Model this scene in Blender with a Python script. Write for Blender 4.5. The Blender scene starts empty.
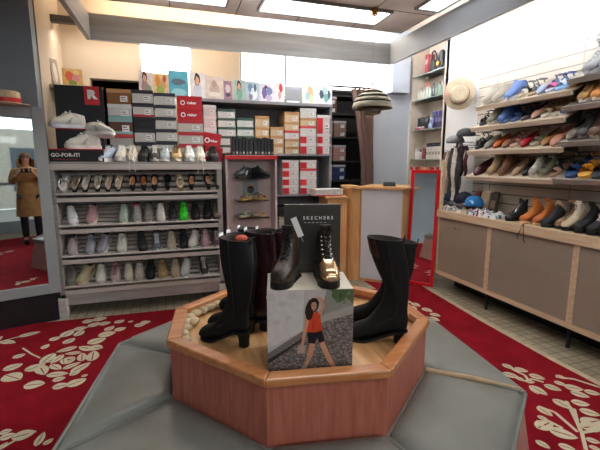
import bpy, bmesh, math, random
from mathutils import Vector, Matrix, Euler
random.seed(7)
SC = bpy.context.scene
COL = SC.collection
R = math.radians
# ------------------------------------------------------------------ camera
F = 390.0; PITCH = math.atan(62/390.0); YAW = math.atan(125/394.9); CH = 1.35
fw = Vector((math.sin(YAW)*math.cos(PITCH), math.cos(YAW)*math.cos(PITCH), -math.sin(PITCH)))
rt = Vector((math.cos(YAW), -math.sin(YAW), 0)); up = rt.cross(fw)
CAM = Vector((0, 0, CH))
cd = bpy.data.cameras.new('camera'); cam = bpy.data.objects.new('camera', cd); COL.objects.link(cam)
cam.matrix_world = Matrix(((rt.x, up.x, -fw.x, 0), (rt.y, up.y, -fw.y, 0), (rt.z, up.z, -fw.z, CH), (0, 0, 0, 1)))
cd.sensor_width = 36; cd.lens = F/600*36; cd.clip_start = 0.02
SC.camera = cam
def ray(px, py): return fw + rt*((px-300)/F) - up*((py-225)/F)
def onz(px, py, z): d = ray(px, py); return CAM + d*((z-CH)/d.z)
def pxy(p):
    v = Vector(p)-CAM; d = v.dot(fw); return 300+F*v.dot(rt)/d, 225-F*v.dot(up)/d
def onx(px, py, x): d = ray(px, py); return CAM + d*(x/d.x)
def ony(px, py, y): d = ray(px, py); return CAM + d*(y/d.y)

# ------------------------------------------------------------------ materials
MATS = {}
def mat(name, col, rough=.6, metal=0., var=.12, scale=12., bump=0., bscale=None, spec=.5, coat=0., stretch=(1, 1, 1), trans=0., ior=1.45, emit=None, es=0., col2=None, sheen=0.):
    if name in MATS: return MATS[name]
    m = bpy.data.materials.new(name); m.use_nodes = True; nt = m.node_tree; N = nt.nodes; Lk = nt.links
    b = N['Principled BSDF']
    b.inputs['Roughness'].default_value = rough; b.inputs['Metallic'].default_value = metal
    b.inputs['Specular IOR Level'].default_value = spec; b.inputs['Coat Weight'].default_value = coat
    b.inputs['Transmission Weight'].default_value = trans; b.inputs['IOR'].default_value = ior
    b.inputs['Sheen Weight'].default_value = sheen
    c1 = tuple(max(0, c*(1-var)) for c in col) + (1,); c2 = (tuple(min(1, c*(1+var)) for c in col) if col2 is None else tuple(col2)) + (1,)
    tc = N.new('ShaderNodeTexCoord'); mp = N.new('ShaderNodeMapping'); mp.inputs['Scale'].default_value = stretch
    Lk.new(tc.outputs['Object'], mp.inputs['Vector'])
    nz = N.new('ShaderNodeTexNoise'); nz.inputs['Scale'].default_value = scale; nz.inputs['Detail'].default_value = 4
    Lk.new(mp.outputs[0], nz.inputs['Vector'])
    rp = N.new('ShaderNodeValToRGB'); rp.color_ramp.elements[0].position = .35; rp.color_ramp.elements[1].position = .65
    rp.color_ramp.elements[0].color = c1; rp.color_ramp.elements[1].color = c2
    Lk.new(nz.outputs['Fac'], rp.inputs[0]); Lk.new(rp.outputs[0], b.inputs['Base Color'])
    if bump:
        n2 = N.new('ShaderNodeTexNoise'); n2.inputs['Scale'].default_value = bscale or scale*6
        Lk.new(mp.outputs[0], n2.inputs['Vector'])
        bp = N.new('ShaderNodeBump'); bp.inputs['Strength'].default_value = bump; bp.inputs['Distance'].default_value = .004
        Lk.new(n2.outputs['Fac'], bp.inputs['Height']); Lk.new(bp.outputs[0], b.inputs['Normal'])
    if emit is not None:
        b.inputs['Emission Color'].default_value = tuple(emit)+(1,); b.inputs['Emission Strength'].default_value = es
    MATS[name] = m; return m
def wood(name, c1, c2, axis='x', rough=.45, coat=.1, sc=6.):
    st = {'x': (.6, 7, 7), 'y': (7, .6, 7), 'z': (7, 7, .6)}[axis]
    return mat(name, c1, rough, col2=c2, var=0, scale=sc, stretch=st, coat=coat, bump=.05, bscale=20)
def tile_mat(name, c1, c2, mortar, size, rough=.4, msize=.06, bump=.3):
    m = bpy.data.materials.new(name); m.use_nodes = True; nt = m.node_tree; N = nt.nodes; Lk = nt.links; b = N['Principled BSDF']
    b.inputs['Roughness'].default_value = rough
    tc = N.new('ShaderNodeTexCoord'); br = N.new('ShaderNodeTexBrick'); br.offset = 0; br.squash = 1
    br.inputs['Scale'].default_value = 1; br.inputs['Brick Width'].default_value = size; br.inputs['Row Height'].default_value = size
    br.inputs['Mortar Size'].default_value = size*msize; br.inputs['Color1'].default_value = c1+(1,); br.inputs['Color2'].default_value = c2+(1,)
    br.inputs['Mortar'].default_value = mortar+(1,)
    Lk.new(tc.outputs['Object'], br.inputs['Vector'])
    nz = N.new('ShaderNodeTexNoise'); nz.inputs['Scale'].default_value = 3; nz.inputs['Detail'].default_value = 6; Lk.new(tc.outputs['Object'], nz.inputs['Vector'])
    rp = N.new('ShaderNodeValToRGB'); rp.color_ramp.elements[0].color = (.7, .68, .64, 1); rp.color_ramp.elements[1].color = (1, 1, 1, 1)
    rp.color_ramp.elements[0].position = .35; rp.color_ramp.elements[1].position = .65
    Lk.new(nz.outputs['Fac'], rp.inputs[0])
    mx = N.new('ShaderNodeMix'); mx.data_type = 'RGBA'; mx.blend_type = 'MULTIPLY'; mx.inputs[0].default_value = 1
    Lk.new(br.outputs['Color'], mx.inputs[6]); Lk.new(rp.outputs[0], mx.inputs[7]); Lk.new(mx.outputs[2], b.inputs['Base Color'])
    bp = N.new('ShaderNodeBump'); bp.inputs['Strength'].default_value = bump; bp.inputs['Distance'].default_value = .002; bp.invert = True
    Lk.new(br.outputs['Fac'], bp.inputs['Height']); Lk.new(bp.outputs[0], b.inputs['Normal'])
    MATS[name] = m; return m
def hexc(h):
    h = h.lstrip('#'); v = [int(h[i:i+2], 16)/255 for i in (0, 2, 4)]
    return tuple((c/12.92 if c <= .04045 else ((c+.055)/1.055)**2.4) for c in v)
def cm(h, rough=.6, **k):          # plain coloured material from a hex colour
    key = 'tint_%s_%d_%s' % (h, int(rough*100), '_'.join('%s%s' % (a, v) for a, v in sorted(k.items())))
    return mat(key, hexc(h), rough, **k)

M_GREY = mat('grey_paint', hexc('858f98'), .55, var=.05, scale=2)
M_FRAMEGREY = mat('mirror_frame_grey', hexc('8a8d8e'), .5, var=.06, scale=5)
M_TAN = mat('tan_wall_paint', hexc('b9aa98'), .8, var=.04, scale=2)
M_WHITE = mat('white_wall_paint', hexc('d8d8d8'), .7, var=.02, scale=2)
M_BLUEWHITE = mat('cool_white_paint', hexc('c2cad6'), .6, var=.02, scale=2)
M_BAND = mat('brushed_grey_panel', hexc('8e9196'), .45, var=.16, scale=3, stretch=(.4, .4, 5))
M_RAFT = mat('brown_marbled_ceiling', hexc('d6ccc3'), .5, var=.18, scale=2.2, coat=.15)
M_CEIL = mat('plaster_ceiling', hexc('d8cdbd'), .8, var=.03, scale=2)
M_SLAT = mat('cream_slatwall', hexc('c6bcae'), .55, var=.06, scale=4, stretch=(1, .3, 5))
M_GROOVE = mat('slatwall_groove', hexc('6e675e'), .6)
M_RACK = mat('limed_rack_wood', hexc('a09a94'), .5, var=.14, scale=6, stretch=(.5, 6, 6))
M_RACKLIGHT = mat('pale_rack_edge', hexc('bdb6ae'), .5, var=.08, scale=6, stretch=(.5, 6, 6))
M_CABFRAME = wood('pale_birch', hexc('cdb292'), hexc('dcc5a6'), 'y')
M_CABDOOR = mat('taupe_door_laminate', hexc('968a7c'), .45, var=.06, scale=3)
M_SHELFWOOD = wood('pale_shelf_board', hexc('c4b49f'), hexc('d6c7b3'), 'y')
M_SHELFGREY = mat('grey_shelf_board', hexc('8d8780'), .4, var=.06)
M_OCT = wood('red_oak_veneer', hexc('a85c4b'), hexc('bc6f5c'), 'z', sc=9)
M_OCTRIM = wood('red_oak_rim', hexc('b87444'), hexc('cd8d5c'), 'x', rough=.3, coat=.3)
M_OCTFLOOR = wood('golden_plywood', hexc('c6935f'), hexc('dfb482'), 'y', rough=.4)
M_VINYL = mat('grey_vinyl', hexc('7f817c'), .32, var=.15, scale=3.5, bump=.12, bscale=60, spec=.5)
M_PIPING = mat('grey_vinyl_piping', hexc('5d5c5a'), .4)
M_BENCHWOOD = wood('pinkish_bench_wood', hexc('a5756a'), hexc('c49a8c'), 'z', sc=12)
M_BLACK = mat('black_metal', hexc('16161a'), .4)
M_CHROME = mat('brushed_chrome', hexc('c8c8c8'), .25, metal=1, var=.04)
M_MIRROR = mat('mirror_glass', hexc('e8ecec'), .02, metal=1, var=0)
M_GLASS = bpy.data.materials.new('clear_glass'); M_GLASS.use_nodes = True
_n = M_GLASS.node_tree.nodes; _l = M_GLASS.node_tree.links; _n.remove(_n['Principled BSDF'])
_t = _n.new('ShaderNodeBsdfTransparent'); _t.inputs[0].default_value = (.93, .97, .96, 1); _g = _n.new('ShaderNodeBsdfGlossy'); _g.inputs['Roughness'].default_value = .03
_m = _n.new('ShaderNodeMixShader'); _f = _n.new('ShaderNodeFresnel'); _f.inputs[0].default_value = 1.45
_l.new(_f.outputs[0], _m.inputs[0]); _l.new(_t.outputs[0], _m.inputs[1]); _l.new(_g.outputs[0], _m.inputs[2]); _l.new(_m.outputs[0], _n['Material Output'].inputs[0])
M_PINE = wood('desk_beech', hexc('c89058'), hexc('dba972'), 'z')
M_PINETOP = wood('desk_beech_top', hexc('c6935f'), hexc('ddb07e'), 'x')
M_PANEL = mat('desk_white_panel', hexc('c9ccd0'), .4, var=.03, scale=2)
M_RED = mat('red_lacquer', hexc('c8141c'), .3, var=.04)
M_CURTAIN = mat('brown_curtain_cloth', hexc('8a7068'), .9, var=.15, scale=10, stretch=(4, 4, .5))
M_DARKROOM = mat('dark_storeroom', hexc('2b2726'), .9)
M_PAPER = mat('white_paper', hexc('e6e6e4'), .7, var=.02)
M_TOWER = mat('pale_pink_tower_panel', hexc('cdb9b6'), .3, var=.1, scale=3, coat=.3)
M_BLACKTXT = mat('black_print', hexc('151515'), .6, var=0)
M_WHITETXT = mat('white_print', hexc('e8e8e8'), .6, var=0)

# ------------------------------------------------------------------ mesh builder
def xf(m, v): return tuple(m @ Vector(v)) if m is not None else tuple(v)
class MB:
    def __init__(s): s.v = []; s.f = []; s.m = []; s.mats = []
    def mi(s, m):
        if m not in s.mats: s.mats.append(m)
        return s.mats.index(m)
    def add(s, vs, fs, m, M=None):
        b = len(s.v); s.v += [xf(M, v) for v in vs]; k = s.mi(m)
        for f in fs: s.f.append(tuple(b+i for i in f)); s.m.append(k)
        return s
    def box(s, x0, x1, y0, y1, z0, z1, m, M=None):
        vs = [(x, y, z) for z in (z0, z1) for y in (y0, y1) for x in (x0, x1)]
        return s.add(vs, [(0, 2, 3, 1), (4, 5, 7, 6), (0, 1, 5, 4), (2, 6, 7, 3), (0, 4, 6, 2), (1, 3, 7, 5)], m, M)
    def hexa(s, p, m):             # bottom four then top four, same winding (ccw from above)
        return s.add(p, [(3, 2, 1, 0), (4, 5, 6, 7), (0, 1, 5, 4), (1, 2, 6, 5), (2, 3, 7, 6), (3, 0, 4, 7)], m)
    def loft(s, rings, m, close=True, cap0=True, cap1=True, M=None):
        n = len(rings[0]); vs = [p for r in rings for p in r]; fs = []
        for i in range(len(rings)-1):
            for j in range(n if close else n-1):
                k = (j+1) % n; fs.append((i*n+j, i*n+k, (i+1)*n+k, (i+1)*n+j))
        if cap0: fs.append(tuple(range(n-1, -1, -1)))
        if cap1: fs.append(tuple((len(rings)-1)*n+j for j in range(n)))
        return s.add(vs, fs, m, M)
    def prism(s, poly, z0, z1, m, M=None):
        return s.loft([[(x, y, z0) for x, y in poly], [(x, y, z1) for x, y in poly]], m, M=M)
    def tube(s, pts, r, m, seg=8, M=None):
        pts = [Vector(p) for p in pts]; rings = []; n = len(pts)
        rr = r if isinstance(r, (list, tuple)) else [r]*n
        for i, p in enumerate(pts):
            t = (pts[min(i+1, n-1)]-pts[max(i-1, 0)]).normalized()
            a = Vector((0, 0, 1)) if abs(t.z) < .9 else Vector((1, 0, 0))
            u = t.cross(a).normalized(); w = u.cross(t).normalized()
            rings.append([tuple(p+(u*math.cos(q)+w*math.sin(q))*rr[i]) for q in [2*math.pi*k/seg for k in range(seg)]])
        return s.loft(rings, m, M=M)
    def lathe(s, prof, m, seg=24, c=(0, 0, 0), M=None, cap=True):
        rings = [[(c[0]+r*math.cos(2*math.pi*k/seg), c[1]+r*math.sin(2*math.pi*k/seg), c[2]+z) for k in range(seg)] for r, z in prof]
        return s.loft(rings, m, cap0=cap, cap1=cap, M=M)
    def poly(s, pts, m, M=None):
        return s.add(pts, [tuple(range(len(pts)))], m, M)
    def build(s, name, parent=None, smooth=False, angle=.7, bevel=0., bseg=2, sub=0):
        me = bpy.data.meshes.new(name); me.from_pydata(s.v, [], s.f)
        for m in s.mats: me.materials.append(m)
        me.polygons.foreach_set('material_index', s.m)
        bm = bmesh.new(); bm.from_mesh(me); bmesh.ops.recalc_face_normals(bm, faces=bm.faces[:]) if s.recalc else None
        bm.to_mesh(me); bm.free()
        if smooth:
            me.polygons.foreach_set('use_smooth', [True]*len(me.polygons)); me.set_sharp_from_angle(angle=angle)
        me.update()
        o = bpy.data.objects.new(name, me); COL.objects.link(o)
        if parent is not None: o.parent = parent
        if bevel:
            b = o.modifiers.new('bevel', 'BEVEL'); b.width = bevel; b.segments = bseg; b.limit_method = 'ANGLE'
        if sub:
            b = o.modifiers.new('subdivision', 'SUBSURF'); b.levels = sub; b.render_levels = sub
        return o
    recalc = True
def thing(name, label, cat, loc=(0, 0, 0), rot=(0, 0, 0), group=None):
    o = bpy.data.objects.new(name, None); COL.objects.link(o); o.empty_display_size = .05
    o.location = loc; o.rotation_euler = rot; o['label'] = label; o['category'] = cat
    if group: o['group'] = group
    return o
def tag(o, label, cat, group=None, kind=None):
    if label: o['label'] = label
    if cat: o['category'] = cat
    if group: o['group'] = group
    if kind: o['kind'] = kind
    return o
def struct(mb, name, **k):
    o = mb.build(name, **k); o['kind'] = 'structure'; return o
def lit(o, label): o['label'] = label; return o

def text(mb, body, size, m, M, align='CENTER', bold=0., xs=1.):
    c = bpy.data.curves.new('t', 'FONT'); c.body = body; c.size = size; c.align_x = align; c.align_y = 'CENTER'; c.offset = bold
    c.resolution_u = 2
    o = bpy.data.objects.new('t', c); COL.objects.link(o)
    dg = bpy.context.evaluated_depsgraph_get(); ev = o.evaluated_get(dg); me = ev.to_mesh()
    vs = [(v.co.x*xs, v.co.y, v.co.z) for v in me.vertices]; fs = [tuple(p.vertices) for p in me.polygons]
    mb.add(vs, fs, m, M); ev.to_mesh_clear(); bpy.data.objects.remove(o); bpy.data.curves.remove(c)
FACE = Matrix.Rotation(R(90), 4, 'X')        # text / drawing plane xy -> xz, facing -y
def face_at(x, y, z): return Matrix.Translation((x, y, z)) @ FACE

# ------------------------------------------------------------------ setting
XR = 3.05; YB = 4.75; XL = -2.3; YF = -2.4; ZC = 3.05
T = .12
struct(MB().box(XL-T, XR+T+.3, YF-T, 6.4, -.1, 0, tile_mat('mosaic_floor', hexc('b3aa95'), hexc('9f957f'), hexc('6d6557'), .075)), 'floor')
struct(MB().box(XL-T, XR+T+.3, YF-T, 6.4, ZC, ZC+.1, M_CEIL), 'ceiling')
# right wall with niche y 4.03..4.68
NY0, NY1 = 4.03, 4.69
w = MB(); w.box(XR+.001, XR+T, YF, NY0-.02, 0, ZC, M_WHITE); w.box(XR+.3, XR+.3+T, NY0-.2, 6.3, 0, ZC, M_WHITE)
w.box(XR+.001, XR+.3, NY0-.06, NY0-.02, 0, ZC, M_WHITE)
w.box(XR+.001, XR+.3, NY1+.02, YB+.1, 0, ZC, M_WHITE)
struct(w, 'wall_right')
# back wall with openings
w = MB()
op = [(-.81, -.30, 2.23), (1.93, 2.46, 2.26)]
w.box(-1.05, -.81, YB, YB+T, 0, ZC, M_TAN); w.box(-.81, -.30, YB, YB+T, 2.23, ZC, M_TAN)
w.box(-.30, .77, YB, YB+T, 0, ZC, M_TAN)
w.box(.77, 1.93, YB, YB+T, 0, ZC, mat('grey_back_panel', hexc('8b8d93'), .6, var=.05, scale=2))
w.box(1.93, 2.46, YB, YB+T, 2.26, ZC, M_WHITE); w.box(2.46, XR+.3, YB, YB+T, 0, ZC, M_BLUEWHITE)
struct(w, 'wall_back')
struct(MB().box(-1.05-T, -1.05, 3.97, YB+T, 0, ZC, M_TAN), 'wall_left')
struct(MB().box(XL, -1.06, 3.86, 3.97, 0, ZC, M_GREY), 'wall_left_front')
struct(MB().box(XL-T, XL, YF-T, 3.97, 0, ZC, M_GREY), 'wall_side')
# storeroom
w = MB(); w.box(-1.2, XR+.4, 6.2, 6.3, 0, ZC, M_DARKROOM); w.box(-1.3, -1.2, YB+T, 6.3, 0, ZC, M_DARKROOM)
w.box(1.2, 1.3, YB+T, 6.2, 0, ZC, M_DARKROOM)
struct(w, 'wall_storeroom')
# front wall (street side): low sill, glass door and shop windows
w = MB(); w.box(XL-T, XR+T, YF-T, YF, 2.5, ZC, M_GREY)
for a, b in ((XL-T, XL+.1), (-.1, 0.0), (1.0, 1.1), (XR-.1, XR+T)): w.box(a, b, YF-T, YF, 0, 2.5, M_GREY)
w.box(XL, -.1, YF-T, YF, 0, .45, M_GREY); w.box(1.1, XR, YF-T, YF, 0, .45, M_GREY)
struct(w, 'wall_front')
for n, a, b, z0 in ((1, XL+.1, -.1, .45), (2, 1.1, XR-.1, .45)):
    w = MB(); w.box(a, b, YF-.07, YF-.05, z0, 2.5, M_GLASS)
    for x in (a+.02, (a+b)/2, b-.02): w.box(x-.025, x+.025, YF-.09, YF-.03, z0, 2.5, M_BLACK)
    struct(w, 'window_%d' % n)
w = MB(); w.box(0.03, .97, YF-.07, YF-.05, .25, 2.4, M_GLASS)
for q in ((.0, .07, 0, 2.5), (.93, 1., 0, 2.5), (.07, .93, 0, .25), (.07, .93, 2.38, 2.5), (.07, .93, 1.0, 1.06)): w.box(q[0], q[1], YF-.09, YF-.03, q[2], q[3], M_GREY)
struct(w, 'door_1')
# street ground and facade opposite
struct(MB().box(-9, 9, -9, YF-T-.01, -.12, -.02, mat('street_paving', hexc('8b8882'), .8)), 'floor_street')
w = MB(); w.box(-9, 9, -9.4, -9, 0, 7, mat('street_facade', hexc('b0a698'), .8))
for i in range(8):
    for j in range(3): w.box(-8.2+i*2.1, -7.2+i*2.1, -9.0, -8.97, .6+j*2.2, 2.1+j*2.2, mat('facade_glass', hexc('3b4650'), .2))
struct(w, 'wall_street_facade')

# lightbox panels high on the back wall
M_LIGHTBOX = mat('lightbox_diffuser', (1, 1, 1), .5, var=0, emit=(1, 1, 1), es=3.2)
M_STD = mat('slotted_steel', hexc('b9b4ae'), .4, metal=.6)
for i, (x0, x1, z0) in enumerate(((-.298, .22, 2.06), (.776, 1.296, 2.12), (1.31, 2.74, 2.27))):
    nm = ['glowing white light panel above the standing magazines at left', 'glowing white light panel above the fashion cards', 'wide glowing white light panel above the brown curtain'][i]
    t = thing('light_panel', nm, 'light panel', ((x0+x1)/2, YB-.02, (z0+2.64)/2))
    hw = (x1-x0)/2; hh = (2.64-z0)/2
    MB().box(-hw, hw, -.025, -.005, -hh, hh, M_LIGHTBOX).build('diffuser', t)
    for sx in (-hw, hw):
        fr = MB(); fr.box(sx-.008, sx+.008, -.03, 0, -hh, hh, M_STD)
        for k in range(int(hh*2/.04)): fr.box(sx-.003, sx+.003, -.0315, -.03, -hh+k*.04+.01, -hh+k*.04+.028, M_BLACK)
        fr.build('slotted_standard', t)

# ------------------------------------------------------------------ ceiling raft and floating band
RY = 4.0; RZ = 2.75
t = MB(); t.box(-.66, 2.42, -1.6, RY, RZ, RZ+.1, M_RAFT)
g = mat('raft_joint', hexc('3f3833'), .7)
for k in range(9): y = RY-.55-k*.6; t.box(-.66, 2.42, y-.004, y+.004, RZ-.0015, RZ, g)
for k in range(5): x = .02+k*.6; t.box(x-.004, x+.004, -1.6, RY, RZ-.0015, RZ, g)
for k in range(6): t.box(-.3, 2.2, -1.4+k, -1.35+k, RZ+.1, ZC, M_BLACK) if k in (1, 4) else None
struct(t, 'ceiling_raft')
t = MB()
XA, XB_, YFc, Z0, Z1 = -.70, 2.475, 4.30, 2.50, 2.71
t.box(XA-.04, XB_+.04, YFc, YFc+.04, Z0, Z1+.02, M_BAND)
t.box(XA-.04, XA, -1.9, YFc, Z0, Z1, M_BAND)
for x in (-.4, .8, 2.2):
    t.box(x-.002, x+.002, YFc+.01, YFc+.014, Z1, ZC, M_STD)
for y in (-1.2, 1, 3): t.box(XA-.022, XA-.018, y-.002, y+.002, Z1, ZC, M_STD)
struct(t, 'trim_1')
t = MB(); t.box(XB_, XB_+.04, -1.9, YFc, Z0, Z1+.02, mat('pale_grey_panel', hexc('9c9ea2'), .4, var=.06, scale=2))
for y in (-1.2, 1, 3): t.box(XB_+.018, XB_+.022, y-.002, y+.002, Z1, ZC, M_STD)
struct(t, 'trim_2')
M_TUBE = mat('fluorescent_diffuser', (1, 1, 1), .5, var=0, emit=(1, .99, .96), es=6)
M_TUBEB = mat('cool_diffuser', (1, 1, 1), .5, var=0, emit=(.82, .92, 1), es=1.6)
def lum(x0, x1, y0, y1, m, label):
    t = thing('ceiling_light', label, 'ceiling light', ((x0+x1)/2, (y0+y1)/2, RZ-.001))
    a, b = (x1-x0)/2, (y1-y0)/2
    MB().box(-a+.01, a-.01, -b+.01, b-.01, -.012, -.002, m).build('diffuser', t)
    f = MB()
    for q in ((-a-.012, a+.012, -b-.012, -b+.01), (-a-.012, a+.012, b-.01, b+.012), (-a-.012, -a+.01, -b, b), (a-.01, a+.012, -b, b)): f.box(*q, -.02, 0, mat('light_rim', hexc('8d8b88'), .4, metal=.5))
    f.build('frame', t)
lum(.80, 2.00, 3.47, 3.80, M_TUBE, 'long bright ceiling light at the top centre of the shop')
lum(-.14, .50, 3.50, 3.79, M_TUBE, 'bright ceiling light cut off by the top edge, left of centre')
lum(2.16, 2.40, 2.55, 3.32, M_TUBEB, 'dim bluish ceiling light beside the right pale fascia')
for k, (a, b) in enumerate(((1.5, 1.85), (-.6, -.25))): lum(.2, 1.9, a, b, M_TUBE, 'unseen ceiling panel added as fill light, %s' % ('in front of the central seat' if k == 0 else 'over the shop entrance'))  # extra panels out of view, added as fill for the room

def area(name, loc, rot, sx, sy, pw, col=(1, 1, 1), spread=180):
    l = bpy.data.lights.new(name, 'AREA'); l.shape = 'RECTANGLE'; l.size = sx; l.size_y = sy; l.energy = pw; l.color = col; l.spread = R(spread)
    o = bpy.data.objects.new(name, l); COL.objects.link(o); o.location = loc; o.rotation_euler = rot; return o
area('window_daylight', (.4, YF-1.1, 3.0), (R(62), 0, 0), 5, 1.6, 150, (.93, .97, 1))
area('cove_tube_warm', (.2, YFc+.12, 2.74), (R(180), 0, 0), 1.7, .08, 16, (1, .82, .60))
area('cove_tube_white', (1.75, YFc+.12, 2.76), (R(180), 0, 0), 1.3, .08, 26, (.95, .98, 1))
area('cove_tube_right', (XB_+.15, 2.6, 2.74), (R(150), 0, R(90)), .08, 3.4, 1, (1, .98, .95))
area('cove_wash_right', (XB_+.10, 2.4, 2.56), (0, R(96), 0), .1, 3.8, 310, (.97, .99, 1), 95)
area('shelf_wash_left', (-.3, 4.45, 2.6), (R(20), 0, 0), 1.4, .1, 4, (1, .9, .8))

area('storeroom_fill', (2.2, 5.0, 2.9), (R(20), 0, 0), 1.2, .1, 7)  # lamp added out of sight to brighten the storeroom
W = bpy.data.worlds.new('world'); SC.world = W; W.use_nodes = True
W.node_tree.nodes['Background'].inputs[0].default_value = (.85, .93, 1, 1); W.node_tree.nodes['Background'].inputs[1].default_value = 1.2

# ------------------------------------------------------------------ carpet
cpt = MB()
M_CARPET = mat('red_carpet_pile', hexc('82131f'), 1., var=.12, scale=5, bump=.5, bscale=350, spec=.1)
M_MOTIF = mat('cream_carpet_motif', hexc('c9bfa5'), .95, var=.08, scale=60, bump=.3, bscale=300)
cpt.prism([(-2.0, -1.6), (2.40, -1.6), (2.41, 1.88), (2.45, 2.6), (2.53, 3.46), (2.55, 3.62), (-2.0, 3.68)], .0, .006, M_CARPET)
cpt.box(2.02, 2.5, 3.62, 3.95, 0, .0055, M_CARPET)
cpt.prism([(2.40, -1.6), (2.455, -1.6), (2.465, 1.88), (2.505, 2.6), (2.585, 3.46), (2.53, 3.46), (2.45, 2.6), (2.41, 1.88)], 0, .005, mat('carpet_binding', hexc('b9ad95'), .8))
LZC = [0]; LSC = [1.14]
def leaf2(a, b, wd, mb=cpt, z=.0066):
    LZC[0] += 1; z = .0066+(LZC[0] % 40)*.00004
    a = Vector((a[0], a[1])); b = Vector((b[0], b[1])); m_ = (a+b)/2; a, b = m_+(a-m_)*LSC[0], m_+(b-m_)*LSC[0]; d = b-a; L = d.length
    if L < 1e-4: return
    d /= L; n = Vector((-d.y, d.x)); N_ = 9
    for sgn in (1, -1):
        pts = []; inner = []
        for i in range(N_+1):
            u = i/N_; h = math.sin(math.pi*u**.8)**.75*wd/2*L
            p = a+d*(u*L)+n*(sgn*h); q = a+d*(u*L)+n*(sgn*min(h*.10, .0035))
            pts.append((p.x, p.y, z)); inner.append((q.x, q.y, z))
        vs = pts+inner; fs = [(i, i+1, N_+2+i, N_+1+i) for i in range(N_)]
        if sgn > 0: fs = [f[::-1] for f in fs]
        mb.add(vs, fs, M_MOTIF)
def stem(pts, wd=.013, mb=cpt, z=.0064):
    LZC[0] += 1; z = .0064+(LZC[0] % 40)*.00004
    for i in range(len(pts)-1):
        z += .00001; a = Vector(pts[i][:2]); b = Vector(pts[i+1][:2]); d = (b-a)
        if d.length < 1e-4: continue
        n = Vector((-d.y, d.x)).normalized()*wd/2
        mb.add([(a.x-n.x, a.y-n.y, z), (b.x-n.x, b.y-n.y, z), (b.x+n.x, b.y+n.y, z), (a.x+n.x, a.y+n.y, z)], [(0, 1, 2, 3)], M_MOTIF)
S = 2.645
def zl(q): return onz(q[0]/S, 280+q[1]/S, .0066)
def zr(q): return onz(400+q[0]/S, 280+q[1]/S, .0066)
LEFT = [((10, 238), (58, 222)), ((16, 252), (52, 262)), ((66, 279), (116, 274)), ((34, 206), (66, 196)), ((68, 240), (118, 222)), ((112, 182), (128, 170)), ((132, 160), (160, 150)), ((166, 150), (192, 132)), ((170, 168), (196, 154)), ((200, 148), (220, 134)), ((196, 132), (226, 124)),
 ((140, 284), (180, 276)), ((140, 266), (172, 258)), ((178, 280), (226, 262)), ((186, 252), (212, 238)), ((216, 256), (232, 250)), ((234, 168), (278, 154)), ((238, 178), (270, 180)), ((262, 148), (304, 138)),
 ((280, 134), (300, 122)), ((304, 134), (332, 126)), ((304, 114), (328, 106)), ((236, 124), (262, 112)), ((262, 118), (292, 112)), ((218, 112), (250, 106)), ((248, 106), (282, 100)), ((356, 122), (384, 116)), ((372, 114), (398, 110)), ((340, 112), (352, 108)),
 ((0, 420), (40, 408)), ((0, 405), (30, 398)), ((0, 445), (20, 430)), ((34, 418), (92, 402)), ((96, 438), (116, 404)), ((116, 436), (140, 420))]
def asp(a, b, k): c = abs(a[0]-b[0])/math.hypot(a[0]-b[0], a[1]-b[1]); return k*(.5+1.3*c*c)
for a, b in LEFT: leaf2(zl(a), zl(b), asp(a, b, .46))
LSC[0] = 1.0; c = zl((180, 212))
for r_, n_, k_ in ((.165, 7, .50), (.10, 5, .46), (.045, 3, .5)):
    for k in range(n_):
        th = 2*math.pi*k/n_+r_*9; dt = 2*math.pi/n_*.93
        leaf2((c.x+math.cos(th)*r_*1.0, c.y+math.sin(th)*r_*1.25), (c.x+math.cos(th+dt)*r_*1.0, c.y+math.sin(th+dt)*r_*1.25), k_)
for st in (((60, 180), (84, 196), (106, 206)), ((118, 218), (150, 214)), ((0, 448), (40, 424), (96, 400)), ((200, 140), (236, 122), (262, 116))): stem([zl(q) for q in st])
RIGHT = [((272, 222), (300, 236)), ((302, 234), (338, 242)), ((272, 246), (314, 258)), ((306, 256), (330, 268)), ((342, 250), (382, 262)), ((332, 268), (356, 270)), ((344, 280), (388, 304)), ((382, 278), (426, 292)), ((346, 284), (366, 302)),
 ((408, 268), (440, 280)), ((436, 282), (484, 290)), ((412, 252), (440, 262)), ((452, 296), (500, 310)), ((488, 294), (529, 302)), ((454, 322), (500, 330)), ((406, 316), (456, 342)), ((476, 344), (529, 358)), ((484, 380), (529, 372)), ((484, 392), (529, 384)),
 ((364, 336), (402, 360)), ((364, 360), (392, 372)), ((362, 372), (382, 392)), ((364, 392), (400, 376)), ((396, 396), (468, 418)), ((360, 425), (396, 446)), ((420, 436), (462, 448)), ((492, 420), (529, 430)), ((500, 440), (529, 448)),
 ((6, 54), (30, 60)), ((32, 60), (52, 70)), ((60, 74), (84, 84)), ((80, 88), (106, 96)), ((76, 98), (104, 108)), ((20, 68), (44, 78)), ((0, 68), (16, 76))]
LSC[0] = 1.1
for a, b in RIGHT: leaf2(zr(a), zr(b), asp(a, b, .40))
for st in (((412, 256), (460, 262), (529, 284)), ((366, 334), (410, 350), (470, 402)), ((440, 320), (456, 352), (480, 400), (492, 450)), ((380, 366), (430, 392)), ((478, 400), (470, 380), (460, 340)), ((480, 404), (529, 396)), ((330, 268), (350, 262), (380, 270)), ((296, 236), (330, 252), (342, 268))): stem([zr(q) for q in st], .018)
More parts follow.
